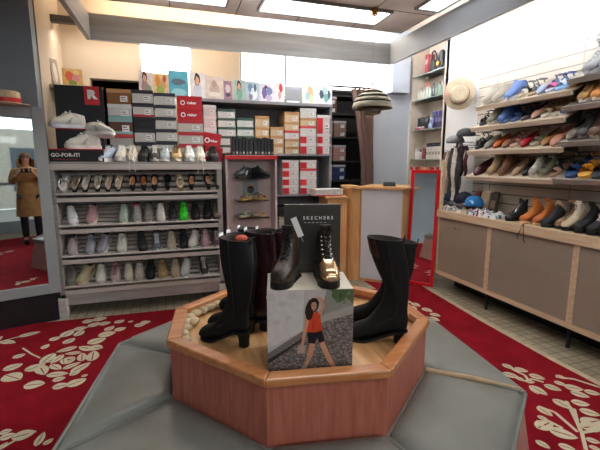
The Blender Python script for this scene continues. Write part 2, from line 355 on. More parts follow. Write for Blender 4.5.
# the same branches elsewhere on the carpet
def branch(cx, cy, rot, s=1.):
    ca, sa = math.cos(rot), math.sin(rot)
    def t_(x, y): return (cx+s*(x*ca-y*sa), cy+s*(x*sa+y*ca))
    stem([t_(0, 0), t_(.15, .05), t_(.35, .04), t_(.55, .1)])
    for x, y, a, l in ((.05, .03, 1.0, .13), (.12, .04, -.8, .14), (.2, .06, 1.2, .14), (.27, .04, -.9, .15), (.36, .05, 1.0, .14), (.44, .07, -.7, .13), (.55, .1, .2, .14), (.02, 0, 2.6, .12)):
        p = t_(x, y); q = t_(x+math.cos(a)*l, y+math.sin(a)*l); leaf2(p, q, .45)
for q in ((-1.75, 3.2, .2), (-1.8, .6, 1.3), (-.9, .1, -.6), (.2, -.4, .1), (1.1, -.9, .6), (1.9, -.2, 1.2), (-1.5, -.9, .4), (1.55, 2.95, .3), (.9, 3.1, .2), (-1.95, 1.9, 1.2)): branch(*q)
tag(cpt.build('carpet'), 'red carpet with cream leaf and flower motifs on the tiled floor', 'carpet')

# ------------------------------------------------------------------ octagonal planter seat
OC = Vector((.52, 1.67))
rel = [(-.588, -.107), (-.273, -.512), (.155, -.582), (.551, -.244)]
rel = rel + [(-a, -b) for a, b in rel]
octo = [(OC.x+a, OC.y+b) for a, b in rel]
def scl(p, d): v = Vector(p)-OC; return tuple(OC+v*((v.length+d)/v.length))
ZR = .65
isl = thing('octagonal_display_island', 'octagonal reddish wooden display tray in the middle of the grey seats', 'display stand', (OC.x, OC.y, 0))
def loc_(p): return (p[0]-OC.x, p[1]-OC.y)
inn = [scl(p, -.015) for p in octo]; inn2 = [scl(p, -.045) for p in octo]
for i in range(8):
    j = (i+1) % 8
    a, b, c_, d_ = loc_(inn[i]), loc_(inn[j]), loc_(inn2[j]), loc_(inn2[i])
    q = MB(); q.hexa([(a[0], a[1], .0), (b[0], b[1], .0), (c_[0], c_[1], .0), (d_[0], d_[1], .0), (a[0], a[1], ZR-.02), (b[0], b[1], ZR-.02), (c_[0], c_[1], ZR-.02), (d_[0], d_[1], ZR-.02)], M_OCT)
    q.build('side_panel', isl)
ro = [scl(p, 0) for p in octo]; ri = [scl(p, -.06) for p in octo]
for i in range(8):
    j = (i+1) % 8
    a, b, c_, d_ = loc_(ro[i]), loc_(ro[j]), loc_(ri[j]), loc_(ri[i])
    q = MB(); q.hexa([(a[0], a[1], ZR-.032), (b[0], b[1], ZR-.032), (c_[0], c_[1], ZR-.032), (d_[0], d_[1], ZR-.032), (a[0], a[1], ZR), (b[0], b[1], ZR), (c_[0], c_[1], ZR), (d_[0], d_[1], ZR)], M_OCTRIM)
    q.build('rim', isl, bevel=.006)
ZI = .60
q = MB(); q.prism([loc_(scl(p, -.047)) for p in octo], ZI-.02, ZI, M_OCTFLOOR); q.build('tray_floor', isl)
# cushions
def pol(v, r=None):
    v = Vector(v); return v if r is None else v.normalized()*r
outr = [Vector((-.965, -.316)), Vector((-.46, -.88)), Vector((.25, -.97)), Vector((.853, -.51))]
outr = outr + [-v for v in outr]
NM = ['left front', 'front', 'right front', 'right', 'right rear', 'rear', 'left rear', 'left']
lbls = ['grey vinyl seat cushion at the left front of the octagon, facing the viewer', 'grey vinyl seat cushion at the very front, cut by the bottom edge', 'grey vinyl seat cushion at the right front of the octagon', 'grey vinyl seat cushion right of the black boot pair, touching the red carpet',
 'grey vinyl seat cushion at the right rear, hidden behind the tray', 'grey vinyl seat cushion behind the tray, facing the cash desk', 'grey vinyl seat cushion behind the tray toward the sneaker rack', 'grey vinyl seat cushion at the far left, with a curled pale seam']
for i in range(8):
    j = (i+1) % 8
    A = Vector(inn[i])-OC; B = Vector(inn[j])-OC; Co = outr[j]; Do = outr[i]
    cx = (A+B+Co+Do)/4
    bt = thing('bench_segment', lbls[i], 'seat', (OC.x+cx.x, OC.y+cx.y, 0))
    def rl(p, k=1.): v = (Vector(p)-cx)*k; return v
    pts = [rl(A, .988), rl(B, .988), rl(Co, .988), rl(Do, .988)]
    # plumped cushion as a grid between the four corners
    n = 12; mb = MB(); vs = []; fs = []
    def bil(u, v): return pts[3]*(1-u)*(1-v)+pts[2]*u*(1-v)+pts[1]*u*v+pts[0]*(1-u)*v
    for lay in (0, 1):
        for a in range(n+1):
            for b in range(n+1):
                u, v = a/n, b/n; uu = .5-.5*math.cos(math.pi*u); vv = .5-.5*math.cos(math.pi*v)
                p = bil(uu, vv); e = min(uu, 1-uu, vv, 1-vv)
                edge = 1-(1-min(1, e/.07))**2.5
                z = .335 if lay == 0 else .365+.048*edge+.012*math.sin(math.pi*uu)*math.sin(math.pi*vv)
                vs.append((p.x, p.y, z))
    N1 = (n+1)*(n+1)
    for a in range(n):
        for b in range(n):
            k = a*(n+1)+b; fs.append((k, k+1, k+n+2, k+n+1)); fs.append((N1+k, N1+k+n+1, N1+k+n+2, N1+k+1))
    for a in range(n):
        for (k1, k2) in ((a*(n+1), (a+1)*(n+1)), (a*(n+1)+n, (a+1)*(n+1)+n), (a, a+1), (n*(n+1)+a, n*(n+1)+a+1)): fs.append((k1, k2, N1+k2, N1+k1))
    mb.add(vs, fs, M_VINYL); mb.build('cushion', bt, smooth=True, angle=1.2)
    pp = MB(); cpts = [bil(u, v) for u, v in ((0, 0), (1, 0), (1, 1), (0, 1), (0, 0))]
    path = []
    for k in range(4):
        for s_ in range(6): p = cpts[k].lerp(cpts[k+1], s_/6); path.append((p.x*1.0, p.y*1.0, .384))
    path.append(path[0]); pp.tube(path, .009, M_VINYL, 8); pp.build('piping', bt, smooth=True)
    if i == 2:
        e0, e1 = bil(1, .06), bil(1, .97); e0 = pts[2].lerp(pts[1], .04); e1 = pts[2].lerp(pts[1], .98); tr = MB(); tr.tube([(e0.x, e0.y, .404), (e0.lerp(e1, .5).x, e0.lerp(e1, .5).y, .408), (e1.x, e1.y, .404)], [.004, .013, .012], mat('tan_reflection_roll', hexc('b09574'), .35), 10); lit(tr.build('seam_reflection', bt, smooth=True), 'tan reflection along the cushion seam, put in as a roll')  # tan reflection on the rounded vinyl edge, put in as a coloured tube
    bq = MB(); fo = [(Vector(Do)*1.06-cx)*.985, (Vector(Co)*1.06-cx)*.985]; q4 = [p*.985 for p in pts]
    bt4 = [(fo[0].x, fo[0].y), (fo[1].x, fo[1].y), (q4[1].x, q4[1].y), (q4[0].x, q4[0].y)]; tp4 = [(q4[3].x, q4[3].y), (q4[2].x, q4[2].y), (q4[1].x, q4[1].y), (q4[0].x, q4[0].y)]
    bq.hexa([(x, y, 0.0) for x, y in bt4]+[(x, y, .334) for x, y in tp4], M_BENCHWOOD)
    bq.build('base', bt)
# ------------------------------------------------------------------ footwear
def resample(rows, k):
    """Catmull-Rom through the profile rows, k steps per span"""
    out = []; n = len(rows)
    for i in range(n-1):
        p0, p1, p2, p3 = rows[max(i-1, 0)], rows[i], rows[i+1], rows[min(i+2, n-1)]
        for s in range(k):
            t = s/k; out.append([.5*(2*b+(c-a)*t+(2*a-5*b+4*c-d)*t*t+(3*b-a-3*c+d)*t**3) for a, b, c, d in zip(p0, p1, p2, p3)])
    out.append(list(rows[-1])); return out
def ring_of(r, L, seg, sq=.85, dw=0.):
    fs_, fz, bs, bz, w = r; pts = []
    cy = (fs_+bs)/2; cz = (fz+bz)/2; dy = (fs_-bs)/2; dz = (fz-bz)/2
    for k in range(seg):
        a = 2*math.pi*k/seg; c = math.cos(a); s = math.sin(a)
        x = math.copysign(abs(s)**sq, s)*(w-dw)
        pts.append((x, (cy+dy*c-.5)*L, cz+dz*c))
    return pts
def upper(rows, L, seg, k, m, mlin, depth=.05, sq=.85, toe_mat=None, ntoe=0):
    rs = resample(rows, k); mb = MB(); rings = [ring_of(r, L, seg, sq) for r in rs]
    if toe_mat is not None:
        mb.loft(rings[:ntoe+1], toe_mat, cap1=False); mb.loft(rings[ntoe:], m, cap0=False, cap1=False)
    else: mb.loft(rings, m, cap1=False)
    last = rings[-1]; cx = sum(p[1] for p in last)/seg; cz = sum(p[2] for p in last)/seg
    def sh(f, d): return [(p[0]*f, cx+(p[1]-cx)*f, p[2]-d) for p in last]
    mb.loft([last, sh(.94, -.001), sh(.88, .004), sh(.84, depth)], mlin, cap0=False, cap1=True)
    return mb, rs
def outline(st, m, n=8, mb=None):
    """st rows: s (metres along y), zb, zt, w ; box-section sole with rounded plan"""
    mb = mb or MB()
    rings = [[(-w, y, zb), (w, y, zb), (w*1.0, y, zt), (-w*1.0, y, zt)] for y, zb, zt, w in st]
    mb.loft(rings, m); return mb
def plan(L, ws, z0f, z1f, y0=0., y1=1., n=16):
    """ws: list of (s,w) half widths; rounded ends"""
    st = []
    for i in range(n+1):
        s = y0+(y1-y0)*(.5-.5*math.cos(math.pi*i/n))
        for (a, wa), (b, wb) in zip(ws[:-1], ws[1:]):
            if a <= s <= b: w = wa+(wb-wa)*(s-a)/(b-a); break
        e = min(s-y0, y1-s)/.14
        if e < 1: w *= max(.12, math.sqrt(max(0, 1-(1-e)**2)))
        st.append(((s-.5)*L, z0f(s), z1f(s), w))
    return st
SNK = [(0, .036, .0, .026, .010), (.012, .052, .0, .022, .028), (.06, .068, .03, .02, .040), (.15, .080, .12, .02, .048), (.27, .092, .27, .02, .050), (.40, .112, .42, .02, .046),
       (.50, .128, .58, .02, .042), (.55, .136, .80, .02, .038), (.575, .138, .95, .022, .036), (.58, .138, 1.0, .05, .037), (.575, .138, .99, .085, .036), (.56, .136, .975, .112, .034)]
def sneaker(label, up_, sole, lace=None, accent=None, group=None, high=0., laces=True, loc=(0, 0, 0), rot=(0, 0, 0), s=1., lining='2a2a2c', hang=0, cat='sneaker', strap=False, q=2, chunk=0.):
    L = .285; seg = 14
    t = thing(cat, label, cat, loc, rot, group); t.scale = (s, s, s)
    rows = [list(r) for r in SNK]
    if high: rows = rows[:-1]+[(.56, .14+high*.4, .985, .11+high*.3, .036), (.585, .135+high, .98, .125+high*.9, .036)]
    mu = cm(up_, .55, var=.06, scale=30, bump=.2); ml = cm(lining, .8)
    ub, rs = upper(rows, L, seg, q, mu, ml, .055+high*.5); uo = ub.build('upper', t, smooth=True, angle=1.0)
    ms = cm(sole, .5)
    wp = [(0, .034), (.1, .043), (.25, .0515), (.5, .045), (.75, .040), (1, .037)]
    so = outline(plan(L*1.03, wp, lambda x: .012*max(0, 1-x*8)**2, lambda x: .030+chunk+.008*max(0, x-.6)+.008*max(0, 1-x*7)), ms)
    so.build('sole', t, smooth=True, angle=.8)
    def Fp(f):
        i = f*(len(rs)-1); a = int(i); a = min(a, len(rs)-2); k = i-a
        return [rs[a][j]*(1-k)+rs[a+1][j]*k for j in range(5)]
    # tongue
    last = rs[-1]; tb = MB(); y = (last[0]-.5)*L; z = last[1]
    tb.loft([[(-.022, y-.02, z-.022), (.022, y-.02, z-.022), (.022, y-.012, z-.026), (-.022, y-.012, z-.026)], [(-.026, y-.004, z-.002), (.026, y-.004, z-.002), (.024, y+.006, z-.004), (-.024, y+.006, z-.004)], [(-.022, y+.004, z+.018), (.022, y+.004, z+.018), (.02, y+.012, z+.016), (-.02, y+.012, z+.016)]], cm(accent or up_, .6, var=.06))
    tb.build('tongue', t)
    if laces and lace:
        lb = MB(); mlac = cm(lace, .8)
        for i in range(5):
            r0 = Fp(.27+.065*i); r1 = Fp(.27+.065*(i+1))
            for sg in (1, -1):
                P0 = []
                for k in range(5):
                    a = -1+2*k/4; x = a*.02*sg; r = [r0[j]+(r1[j]-r0[j])*k/4 for j in range(5)]
                    P0.append((x, (r[0]-.5)*L-.001, r[1]+.0035-abs(x)*abs(x)*8))
                lb.tube(P0, .0036, mlac, 4)
        if high:
            for i in range(int(high/.02)):
                zz = .15+i*.02
                lb.tube([(-.02, (.545-.5)*L-.008, zz), (0, (.535-.5)*L-.009, zz+.008), (.02, (.545-.5)*L-.008, zz+.016)], .0026, mlac, 4)
        yy, zz = (last[0]-.53)*L, last[1]
        for sg in (1, -1):     # bow
            lb.tube([(0, yy-.008, zz), (sg*.018, yy-.02, zz+.008), (sg*.034, yy-.024, zz-.006), (sg*.02, yy-.02, zz-.008), (0, yy-.01, zz-.002)], .0025, mlac, 4)
            lb.tube([(0, yy-.01, zz), (sg*.01, yy-.04, zz-.012), (sg*.016, yy-.055, zz-.03)], .0022, mlac, 4)
        if hang:
            for sg in (-1, 1):
                lb.tube([(sg*.01, yy-.02, zz), (sg*.014, -L*.4, .075), (sg*.018, -L*.55, .03), (sg*.02, -L*.56, -.03), (sg*.026, -L*.57, -hang)], .003, mlac, 4)
        lb.build('laces', t)
    if strap:
        sb = MB(); r0 = Fp(.42)
        sb.loft([[(math.sin(a)*(r0[4]+.003), (.42-.5)*L+dy, .03+math.cos(a)*(r0[1]-.026)) for a in [R(-80+16*k) for k in range(11)]] for dy in (-.016, .016)], cm(accent or 'cccccc', .4), close=False, cap0=False, cap1=False)
        sb.build('strap', t)
    elif accent:
        for sg in (1, -1):
            ab = MB(); ab.loft([[(sg*.0475, -.02, .036), (sg*.0475, .012, .036), (sg*.044, .012, .036), (sg*.044, -.02, .036)], [(sg*.0462, .0, .065), (sg*.0462, .022, .065), (sg*.042, .022, .065), (sg*.042, .0, .065)], [(sg*.040, .03, .092), (sg*.040, .04, .092), (sg*.036, .04, .092), (sg*.036, .03, .092)]], cm(accent, .5))
            ab.build('side_stripe', uo)
    return t
def pump(label, up_, lining='b98b5e', sole='1a1a1a', heel=.05, group=None, loc=(0, 0, 0), rot=(0, 0, 0), s=1., point=1., cat='shoe', name='pump', bow=None):
    L = .245; t = thing(name, label, cat, loc, rot, group); t.scale = (s, s, s); h = heel
    tw = .02 if point < 1 else .026
    def sz(x): return .006+h*max(0, min(1, (x-.32)/.5))**1.0*(1 if x < .9 else 1)
    rows = [(0, .014, 0, .010, .005), (.03, .028, .01, .008, tw*.7), (.12, .046, .1, .007, tw+.010), (.22, .056, .22, .007, .039), (.29, .060, .34, .010+h*.05, .041), (.31, .060, .55, sz(.55)+.003, .035), (.32, .060, .78, sz(.78)+.003, .031), (.315, .060, .95, sz(.95)+.003, .029), (.31, .060, 1.0, h+.03, .029), (.30, .060, .985, h+.058, .028)]
    ub, rs = upper(rows, L, 14, 2, cm(up_, .35, var=.06, scale=30), cm(lining, .6), .034, sq=.8); ub.build('upper', t, smooth=True, angle=1.)
    so = outline(plan(L, [(0, .02 if point >= 1 else .012), (.12, tw+.012), (.28, .041), (.5, .033), (.7, .028), (1, .028)], lambda x: sz(x)-.006, lambda x: sz(x)), cm(sole, .5)); so.build('sole', t)
    hb = MB(); y0, y1 = .27*L, .49*L
    hw = .022 if h < .03 else .014
    hb.hexa([(-hw*.8, y0+.01, 0), (hw*.8, y0+.01, 0), (hw*.8, y1-.008, 0), (-hw*.8, y1-.008, 0), (-.024, y0, h), (.024, y0, h+.0), (.024, y1, h+.004), (-.024, y1, h+.004)], cm(sole, .4)); hb.build('heel', t)
    if bow:
        bb = MB()
        for sg in (1, -1): bb.loft([[(0, -.09, .052), (0, -.082, .058), (0, -.078, .056)], [(sg*.02, -.1, .05), (sg*.02, -.082, .066), (sg*.02, -.07, .055)]], cm(bow, .4))
        bb.build('bow', t)
    return t
def sandal(label, c1, c2=None, sole='c8b49a', group=None, loc=(0, 0, 0), rot=(0, 0, 0), s=1., heel=.03, flower=None, cat='sandal'):
    L = .25; t = thing('sandal', label, cat, loc, rot, group); t.scale = (s, s, s)
    zt = lambda x: .02+heel*x
    outline(plan(L, [(0, .034), (.2, .045), (.5, .034), (.8, .033), (1, .03)], lambda x: 0, zt), cm(sole, .6)).build('sole', t)
    def band(y, hgt, wd, m, lean=0., w=.042):
        b = MB(); b.loft([[(math.sin(a)*w, y+dy+lean*math.cos(a), zt(y/L+.5)-.01+math.cos(a)*hgt) for a in [R(-92+18.4*k) for k in range(11)]] for dy in (-wd, wd)]+[[(math.sin(a)*(w-.003), y+dy+lean*math.cos(a), zt(y/L+.5)-.01+math.cos(a)*(hgt-.003)) for a in [R(-92+18.4*k) for k in range(11)]] for dy in (wd, -wd)], m, close=False, cap0=False, cap1=False)
        b.build('strap', t, smooth=True)
    band(-.055, .046, .022, cm(c1, .5)); band(-.01, .058, .012, cm(c2 or c1, .5), w=.036)
    hb = MB(); m = cm(c2 or c1, .5)
    pts = [(math.sin(a)*.034, .07+math.cos(a)*.055, .02+heel+.045+.02*math.cos(a)*-1) for a in [R(-150+30*k) for k in range(11)]]
    hb.tube(pts, .005, m, 5); hb.tube([(.032, .06, .03+heel), (.034, .05, .07+heel)], .005, m, 5); hb.tube([(-.032, .06, .03+heel), (-.034, .05, .07+heel)], .005, m, 5); hb.build('ankle_strap', t, smooth=True)
    if flower:
        fb = MB()
        for k in range(7):
            a = 2*math.pi*k/7; fb.loft([[(math.cos(a+d)*r_, -.055+math.sin(a+d)*r_, .062+z) for d, r_, z in ((-.1, .004, 0), (-.35, .018, .004), (0, .028, .002), (.35, .018, .004))], [(math.cos(a+d)*r_, -.055+math.sin(a+d)*r_, .066+z) for d, r_, z in ((-.1, .004, 0), (-.35, .018, .006), (0, .028, .004), (.35, .018, .006))]], cm(flower, .5))
        fb.lathe([(.001, .012), (.008, .010), (.009, .002)], cm('d9a520', .5), 10, (0, -.055, .062)); fb.build('flower', t)
    return t
def boot_rows(hh, sh, wtop=.052, lean=.0):  # lean shifts the shaft top towards the toe
    r = [(0, .022, 0, .014, .012), (.015, .045, .008, .012, .028), (.08, .064, .06, .010, .040), (.2, .078, .19, .010, .046), (.34, .098, .37, .012+.25*hh, .045),
         (.46, .125+.3*hh, .6, .010+.7*hh, .040), (.54, .150+.5*hh, .82, .010+hh, .037), (.585, .175+.6*hh, .97, .018+hh, .036), (.60, .20+.7*hh, 1.0, .055+hh, .036), (.605, .225+.7*hh, .985, .105+hh, .038)]
    z0 = .225+.7*hh
    if sh > z0:
        n = max(1, int((sh-z0)/.07)); ztop = sh
        for i in range(1, n+1):
            u = i/n; bulge = math.sin(math.pi*min(1, u*.75)); kk = 1 if sh < .3 else 1.9
            r.append((.605-.035*bulge*kk-.03*u*kk-lean*u, z0+(ztop-z0)*u, .985+.06*bulge*kk*.9+.01*u-lean*u, .105+hh+(ztop-.012-.105-hh)*u, .038+(wtop-.038)*min(1, u*1.2)))
    return r
def boot(name, label, up_, hh=.03, sh=.2, sole='151515', group=None, loc=(0, 0, 0), rot=(0, 0, 0), s=1., lug=0., lace=None, rough=.7, toe=None, q=2, seg=16, lining='3a3230', cat='boot', wtop=.052, zip_=False, cuff=None, um=None, pull=True, tagc=None, hw=.03, block=.27, elastic=None, stars=None, lacewide=1., lean=0., fpatch=None):
    L = .27; t = thing(name, label, cat, loc, rot, group); t.scale = (s, s, s)
    rows = [(a, b+lug, c_, d+lug, w) for a, b, c_, d, w in boot_rows(hh, sh, wtop, lean)]
    mu = um or cm(up_, rough, var=.08, scale=25, bump=.15)
    ub, rs = upper(rows, L, seg, q, mu, cm(lining, .9), .06, toe_mat=cm(toe, .18, metal=.85) if toe else None, ntoe=int(4.2*q)); ub.build('upper', t, smooth=True, angle=1.1)
    ms = cm(sole, .5); wp = [(0, .034), (.1, .042), (.25, .0495), (.5, .041), (.75, .038), (1, .036)]
    if hh > .035:
        def sz(x): return hh*max(0, min(1, (x-.33)/.45))
        outline(plan(L*1.01, wp, lambda x: sz(x), lambda x: sz(x)+.012+lug), ms).build('sole', t, smooth=True, angle=.8)
        hb = MB(); y1 = .505*L; y0 = y1-block*L
        n = 10; rr = []
        for z, k in ((0, .86), (hh*.5, .88), (hh+.002, 1.06)):
            rg = []
            for a in range(n): th = 2*math.pi*a/n; rg.append((math.copysign(abs(math.cos(th))**.7, math.cos(th))*hw*k, (y0+y1)/2+.0+math.copysign(abs(math.sin(th))**.6, math.sin(th))*(y1-y0)/2*k, z))
            rr.append(rg)
        hb.loft(rr, ms); hb.build('heel', t, smooth=True, angle=.8)
    else:
        hs = max(hh, .004)
        so = outline(plan(L*1.03, [(a, b+.002) for a, b in wp], lambda x: 0 if (x < .42 or x > .68) or lug == 0 else .009, lambda x: .014+lug+(hs*min(1, max(0, (x-.3)*2.5)))), ms)
        if lug:
            for k in range(9):
                y = (-.46+k*.115)*L
                for sg in (1, -1): so.box(min(sg*.028, sg*.047), max(sg*.028, sg*.047), y-.006, y+.006, 0, .016, ms) if 0 < k < 8 else None
        so.build('sole', t, smooth=True, angle=.8)
        if lug:
            wb = MB(); st = plan(L*1.035, [(a, b+.003) for a, b in wp], lambda x: .013+lug, lambda x: .0165+lug+hs*min(1, max(0, (x-.3)*2.5)))
            outline(st, cm('3a3126', .7), mb=wb).build('welt', t)
    last = rs[-1]; yF = (last[0]-.5)*L; zF = last[1]; yB = (last[2]-.5)*L; zB = last[3]
    if lace:
        lb = MB(); ml = cm(lace, .7); eb = MB()
        nl = int((zF-.115)/.019); pr = [r for r in rs if r[1] > .085+lug]
        def at_(z):
            for a, b in zip(pr[:-1], pr[1:]):
                if a[1] <= z <= b[1]: k = (z-a[1])/max(1e-6, b[1]-a[1]); return (a[0]+(b[0]-a[0])*k-.5)*L
            return yF
        for i in range(nl):
            z0 = .098+lug+i*.019; z1 = z0+.019; w_ = .017*lacewide
            for sg in (1, -1):
                lb.tube([(sg*w_, at_(z0)+.004, z0), (sg*w_*.5, at_(z0+.006)-.004, z0+.007), (-sg*w_*.5, at_(z0+.012)-.004, z0+.013), (-sg*w_, at_(z1)+.004, z1)], .0028*lacewide, ml, 5)
                eb.lathe([(.001, .003), (.004, .003), (.005, 0)], M_CHROME, 8, M=Matrix.Translation((sg*(w_+.003), at_(z0)+.002, z0)) @ Matrix.Rotation(R(70), 4, 'X')) if q == 3 else None
        z0 = .098+lug+nl*.019; yy = at_(z0)-.004
        for sg in (1, -1):
            lb.tube([(0, yy, z0), (sg*.02, yy-.014, z0+.010), (sg*.038, yy-.016, z0-.008), (sg*.022, yy-.014, z0-.012), (0, yy-.006, z0-.002)], .0026*lacewide, ml, 5)
            lb.tube([(0, yy, z0), (sg*.012, yy-.02, z0-.02), (sg*.016, yy-.022, z0-.055)], .0026*lacewide, ml, 5)
        lb.build('laces', t, smooth=True); eb.build('eyelets', t, smooth=True) if q == 3 else None
        tb = MB(); tb.loft([[(-.024, yF-.002, zF-.03), (.024, yF-.002, zF-.03), (.022, yF+.006, zF-.03), (-.022, yF+.006, zF-.03)], [(-.03, yF-.012, zF+.016), (.03, yF-.012, zF+.016), (.028, yF-.005, zF+.018), (-.028, yF-.005, zF+.018)]], mu)
        tb.build('tongue', t, bevel=.002)
    if pull:
        pb = MB(); pb.tube([(-.008, yB+.001, zB-.02), (-.008, yB+.006, zB+.012), (0, yB+.008, zB+.018), (.008, yB+.006, zB+.012), (.008, yB+.001, zB-.02)], .0025, mu, 5); pb.build('pull_loop', t)
    if zip_:
        zb = MB(); zz = [r for r in rs if r[1] > .12]
        zb.tube([((r[4]+.0006), ((r[0]+r[2])/2-.5)*L, (r[1]+r[3])/2) for r in zz], .0022, cm('3c3c40', .3, metal=.6), 5); zb.build('zip', t)
    if fpatch:
        fb_ = MB(); rp_ = [r for r in rs if r[1] > sh-.075]
        gr = [[(math.sin(a)*(r[4]+.0012), (((r[0]+r[2])/2+(r[0]-r[2])/2*1.01*math.cos(a))-.5)*L, (r[1]+r[3])/2+(r[1]-r[3])/2*math.cos(a)-.004) for a in [R(5+13*k) for k in range(5)]] for r in rp_]
        fb_.loft(gr, cm(fpatch, .6), close=False, cap0=False, cap1=False); lit(fb_.build('leather_patch', t, smooth=True), 'brown leather patch')
    if cuff:
        last = rs[-1]; a_ = ring_of(last, L, seg); b_ = ring_of(rs[-2], L, seg)
        kb = MB(); k1 = [(p[0]*1.03, p[1]*1.0, p[2]) for p in a_]
        kb.loft([[(p[0]*1.04, (p[1]-(yF+yB)/2)*1.04+(yF+yB)/2, p[2]+.004) for p in a_], [(p[0]*1.05, (p[1]-(yF+yB)/2)*1.05+(yF+yB)/2, p[2]-.03) for p in a_]], cm(cuff, .6), cap0=False, cap1=False); kb.build('cuff', t, smooth=True)
    if elastic:
        eb = MB(); k = int(len(rs)*.72); r = rs[-2]; m = cm(elastic, .9)
        for sg in (1, -1):
            x = sg*(r[4]+.0015); y = ((r[0]+r[2])/2-.5)*L; eb.hexa([(x-.002, y-.006, .10), (x+.002, y-.006, .10), (x+.002, y+.006, .10), (x-.002, y+.006, .10), (x-.002, y-.022, zF-.012), (x+.002, y-.022, zF-.012), (x+.002, y+.02, zF-.012), (x-.002, y+.02, zF-.012)], m)
        eb.build('elastic_gore', t)
    if stars:
        sb = MB()
        for (sx, y, z) in ((1, .03, .16), (1, .06, .10), (1, .0, .09), (-1, .03, .16), (-1, .06, .10), (-1, -.005, .09)):
            pts = []
            for k in range(10):
                a = 2*math.pi*k/10; r_ = .018 if k % 2 == 0 else .007; pts.append((y+math.cos(a)*r_, z+math.sin(a)*r_))
            x = sx*.0425
            sb.loft([[(x-.003, a, b) for a, b in pts], [(x+.003, a, b) for a, b in pts]], cm(stars, .5))
        sb.build('star_patches', t)
    if tagc:
        gb = MB(); gb.box(-.018, .018, yF-.004, yF-.002, zF-.008, zF+.014, cm(tagc, .6)); lit(gb.build('price_label', t), 'small white price label') 
    return t

# ------------------------------------------------------------------ sneaker rack
RYF = 3.78; RX0, RX1 = -1.02, .415
TILT = R(23)
rk = thing('shoe_rack', 'wide limed-wood slatted rack full of sneakers and pumps', 'shoe rack', ((RX0+RX1)/2, RYF, 0))
cx = (RX0+RX1)/2; hw = (RX1-RX0)/2
for sx in (-hw, hw-.045):
    q = MB(); q.box(sx, sx+.045, .0, .50, .0, 1.36, M_RACK); q.build('side_upright', rk, bevel=.004)
q = MB(); q.box(-hw-.03, -hw+.06, -.06, .02, 0, .17, M_RACKLIGHT); q.build('foot', rk, bevel=.004)
q = MB(); q.box(hw-.06, hw+.01, -.02, .05, 0, .17, M_RACKLIGHT); q.build('foot', rk, bevel=.004)
q = MB(); q.box(-hw+.045, hw-.045, .49, .51, .1, 1.34, mat('rack_back_panel', hexc('8c8a8c'), .6)); q.build('back_panel', rk)
q = MB(); q.box(-hw, hw, .0, .02, .10, .20, M_RACK); q.build('plinth', rk)
SHZ = [1.335, 1.075, .80, .53, .255]
q = MB(); q.box(-hw-.005, hw+.005, -.01, .50, 1.34, 1.36, M_RACK); q.box(-hw-.005, hw+.005, -.012, .012, 1.29, 1.34, M_RACKLIGHT); q.build('top_board', rk, bevel=.003)
for z in SHZ[1:]:
    tl_ = R(46) if z == SHZ[1] else TILT
    q = MB(); Mx = Matrix.Translation((0, 0, z)) @ Matrix.Rotation(tl_, 4, 'X')
    for k in range(4 if z == SHZ[1] else 6): q.box(-hw+.045, hw-.045, .03+k*.07, .065+k*.07, -.012, .0, M_RACKLIGHT, Mx)
    q.build('slatted_shelf', rk)
    q = MB(); q.box(-hw+.045, hw-.045, -.012, .006, z-.058, z-.020, M_RACKLIGHT); q.build('front_board', rk, bevel=.003)
    q = MB(); q.tube([(-hw+.045, -.008, z+.010), (hw-.045, -.008, z+.010)], .009, M_RACKLIGHT, 8); q.build('front_rail', rk)
ORD = ['leftmost', 'second from left', 'third from left', 'fourth from left', 'fifth from left', 'sixth from left', 'seventh from left', 'eighth from left', 'ninth from left', 'tenth from left', 'eleventh from left', 'twelfth from left', 'thirteenth from left']
def on_rack(px, shelf, dz=0., dy=0.):
    z = SHZ[shelf]; py = {0: 162, 1: 188, 2: 222, 3: 250, 4: 282}[shelf]
    p = ony(px, py, RYF-.0+.05); return p.x
def rack_pose(px, shelf, back=0., yaw=0.):
    x = on_rack(px, shelf); z = SHZ[shelf]
    tl_ = R(46) if shelf == 1 else TILT
    Mr = Matrix.Rotation(tl_, 4, 'X'); v = Mr @ Vector((0, (.125 if shelf == 1 else .135)+back, .001))
    return (x, RYF+v.y, z+v.z), tuple((Mr @ Matrix.Rotation(yaw, 4, 'Z')).to_euler())
def pose_on_top(px, yaw=0., y=.15): return (on_rack(px, 0), RYF+y, 1.361), (0, 0, yaw)
def rackrow(shelf, rows, where, grp):
    n = len(rows)
    for i, (px, kind, desc, kw) in enumerate(rows):
        o = ORD[i] if i < n-1 else 'rightmost'
        yaw = kw.pop('yaw', random.uniform(-.06, .06))
        lab = desc+', '+o+' '+where
        if shelf == 0: l_, r_ = pose_on_top(px, yaw)
        else:
            l_, r_ = rack_pose(px, shelf, 0., yaw)
            if shelf == 1: l_, r_ = rack_pose(px, shelf, 0., math.pi+yaw); kw.setdefault('s', .82)
            else: kw.setdefault('s', .84)
        kw.setdefault('group', grp)
        if kind == 'pump': pump(lab, loc=l_, rot=r_, **kw)
        elif kind == 'sandal': sandal(lab, loc=l_, rot=r_, **kw)
        else: sneaker(lab, loc=l_, rot=r_, **kw)
D = dict
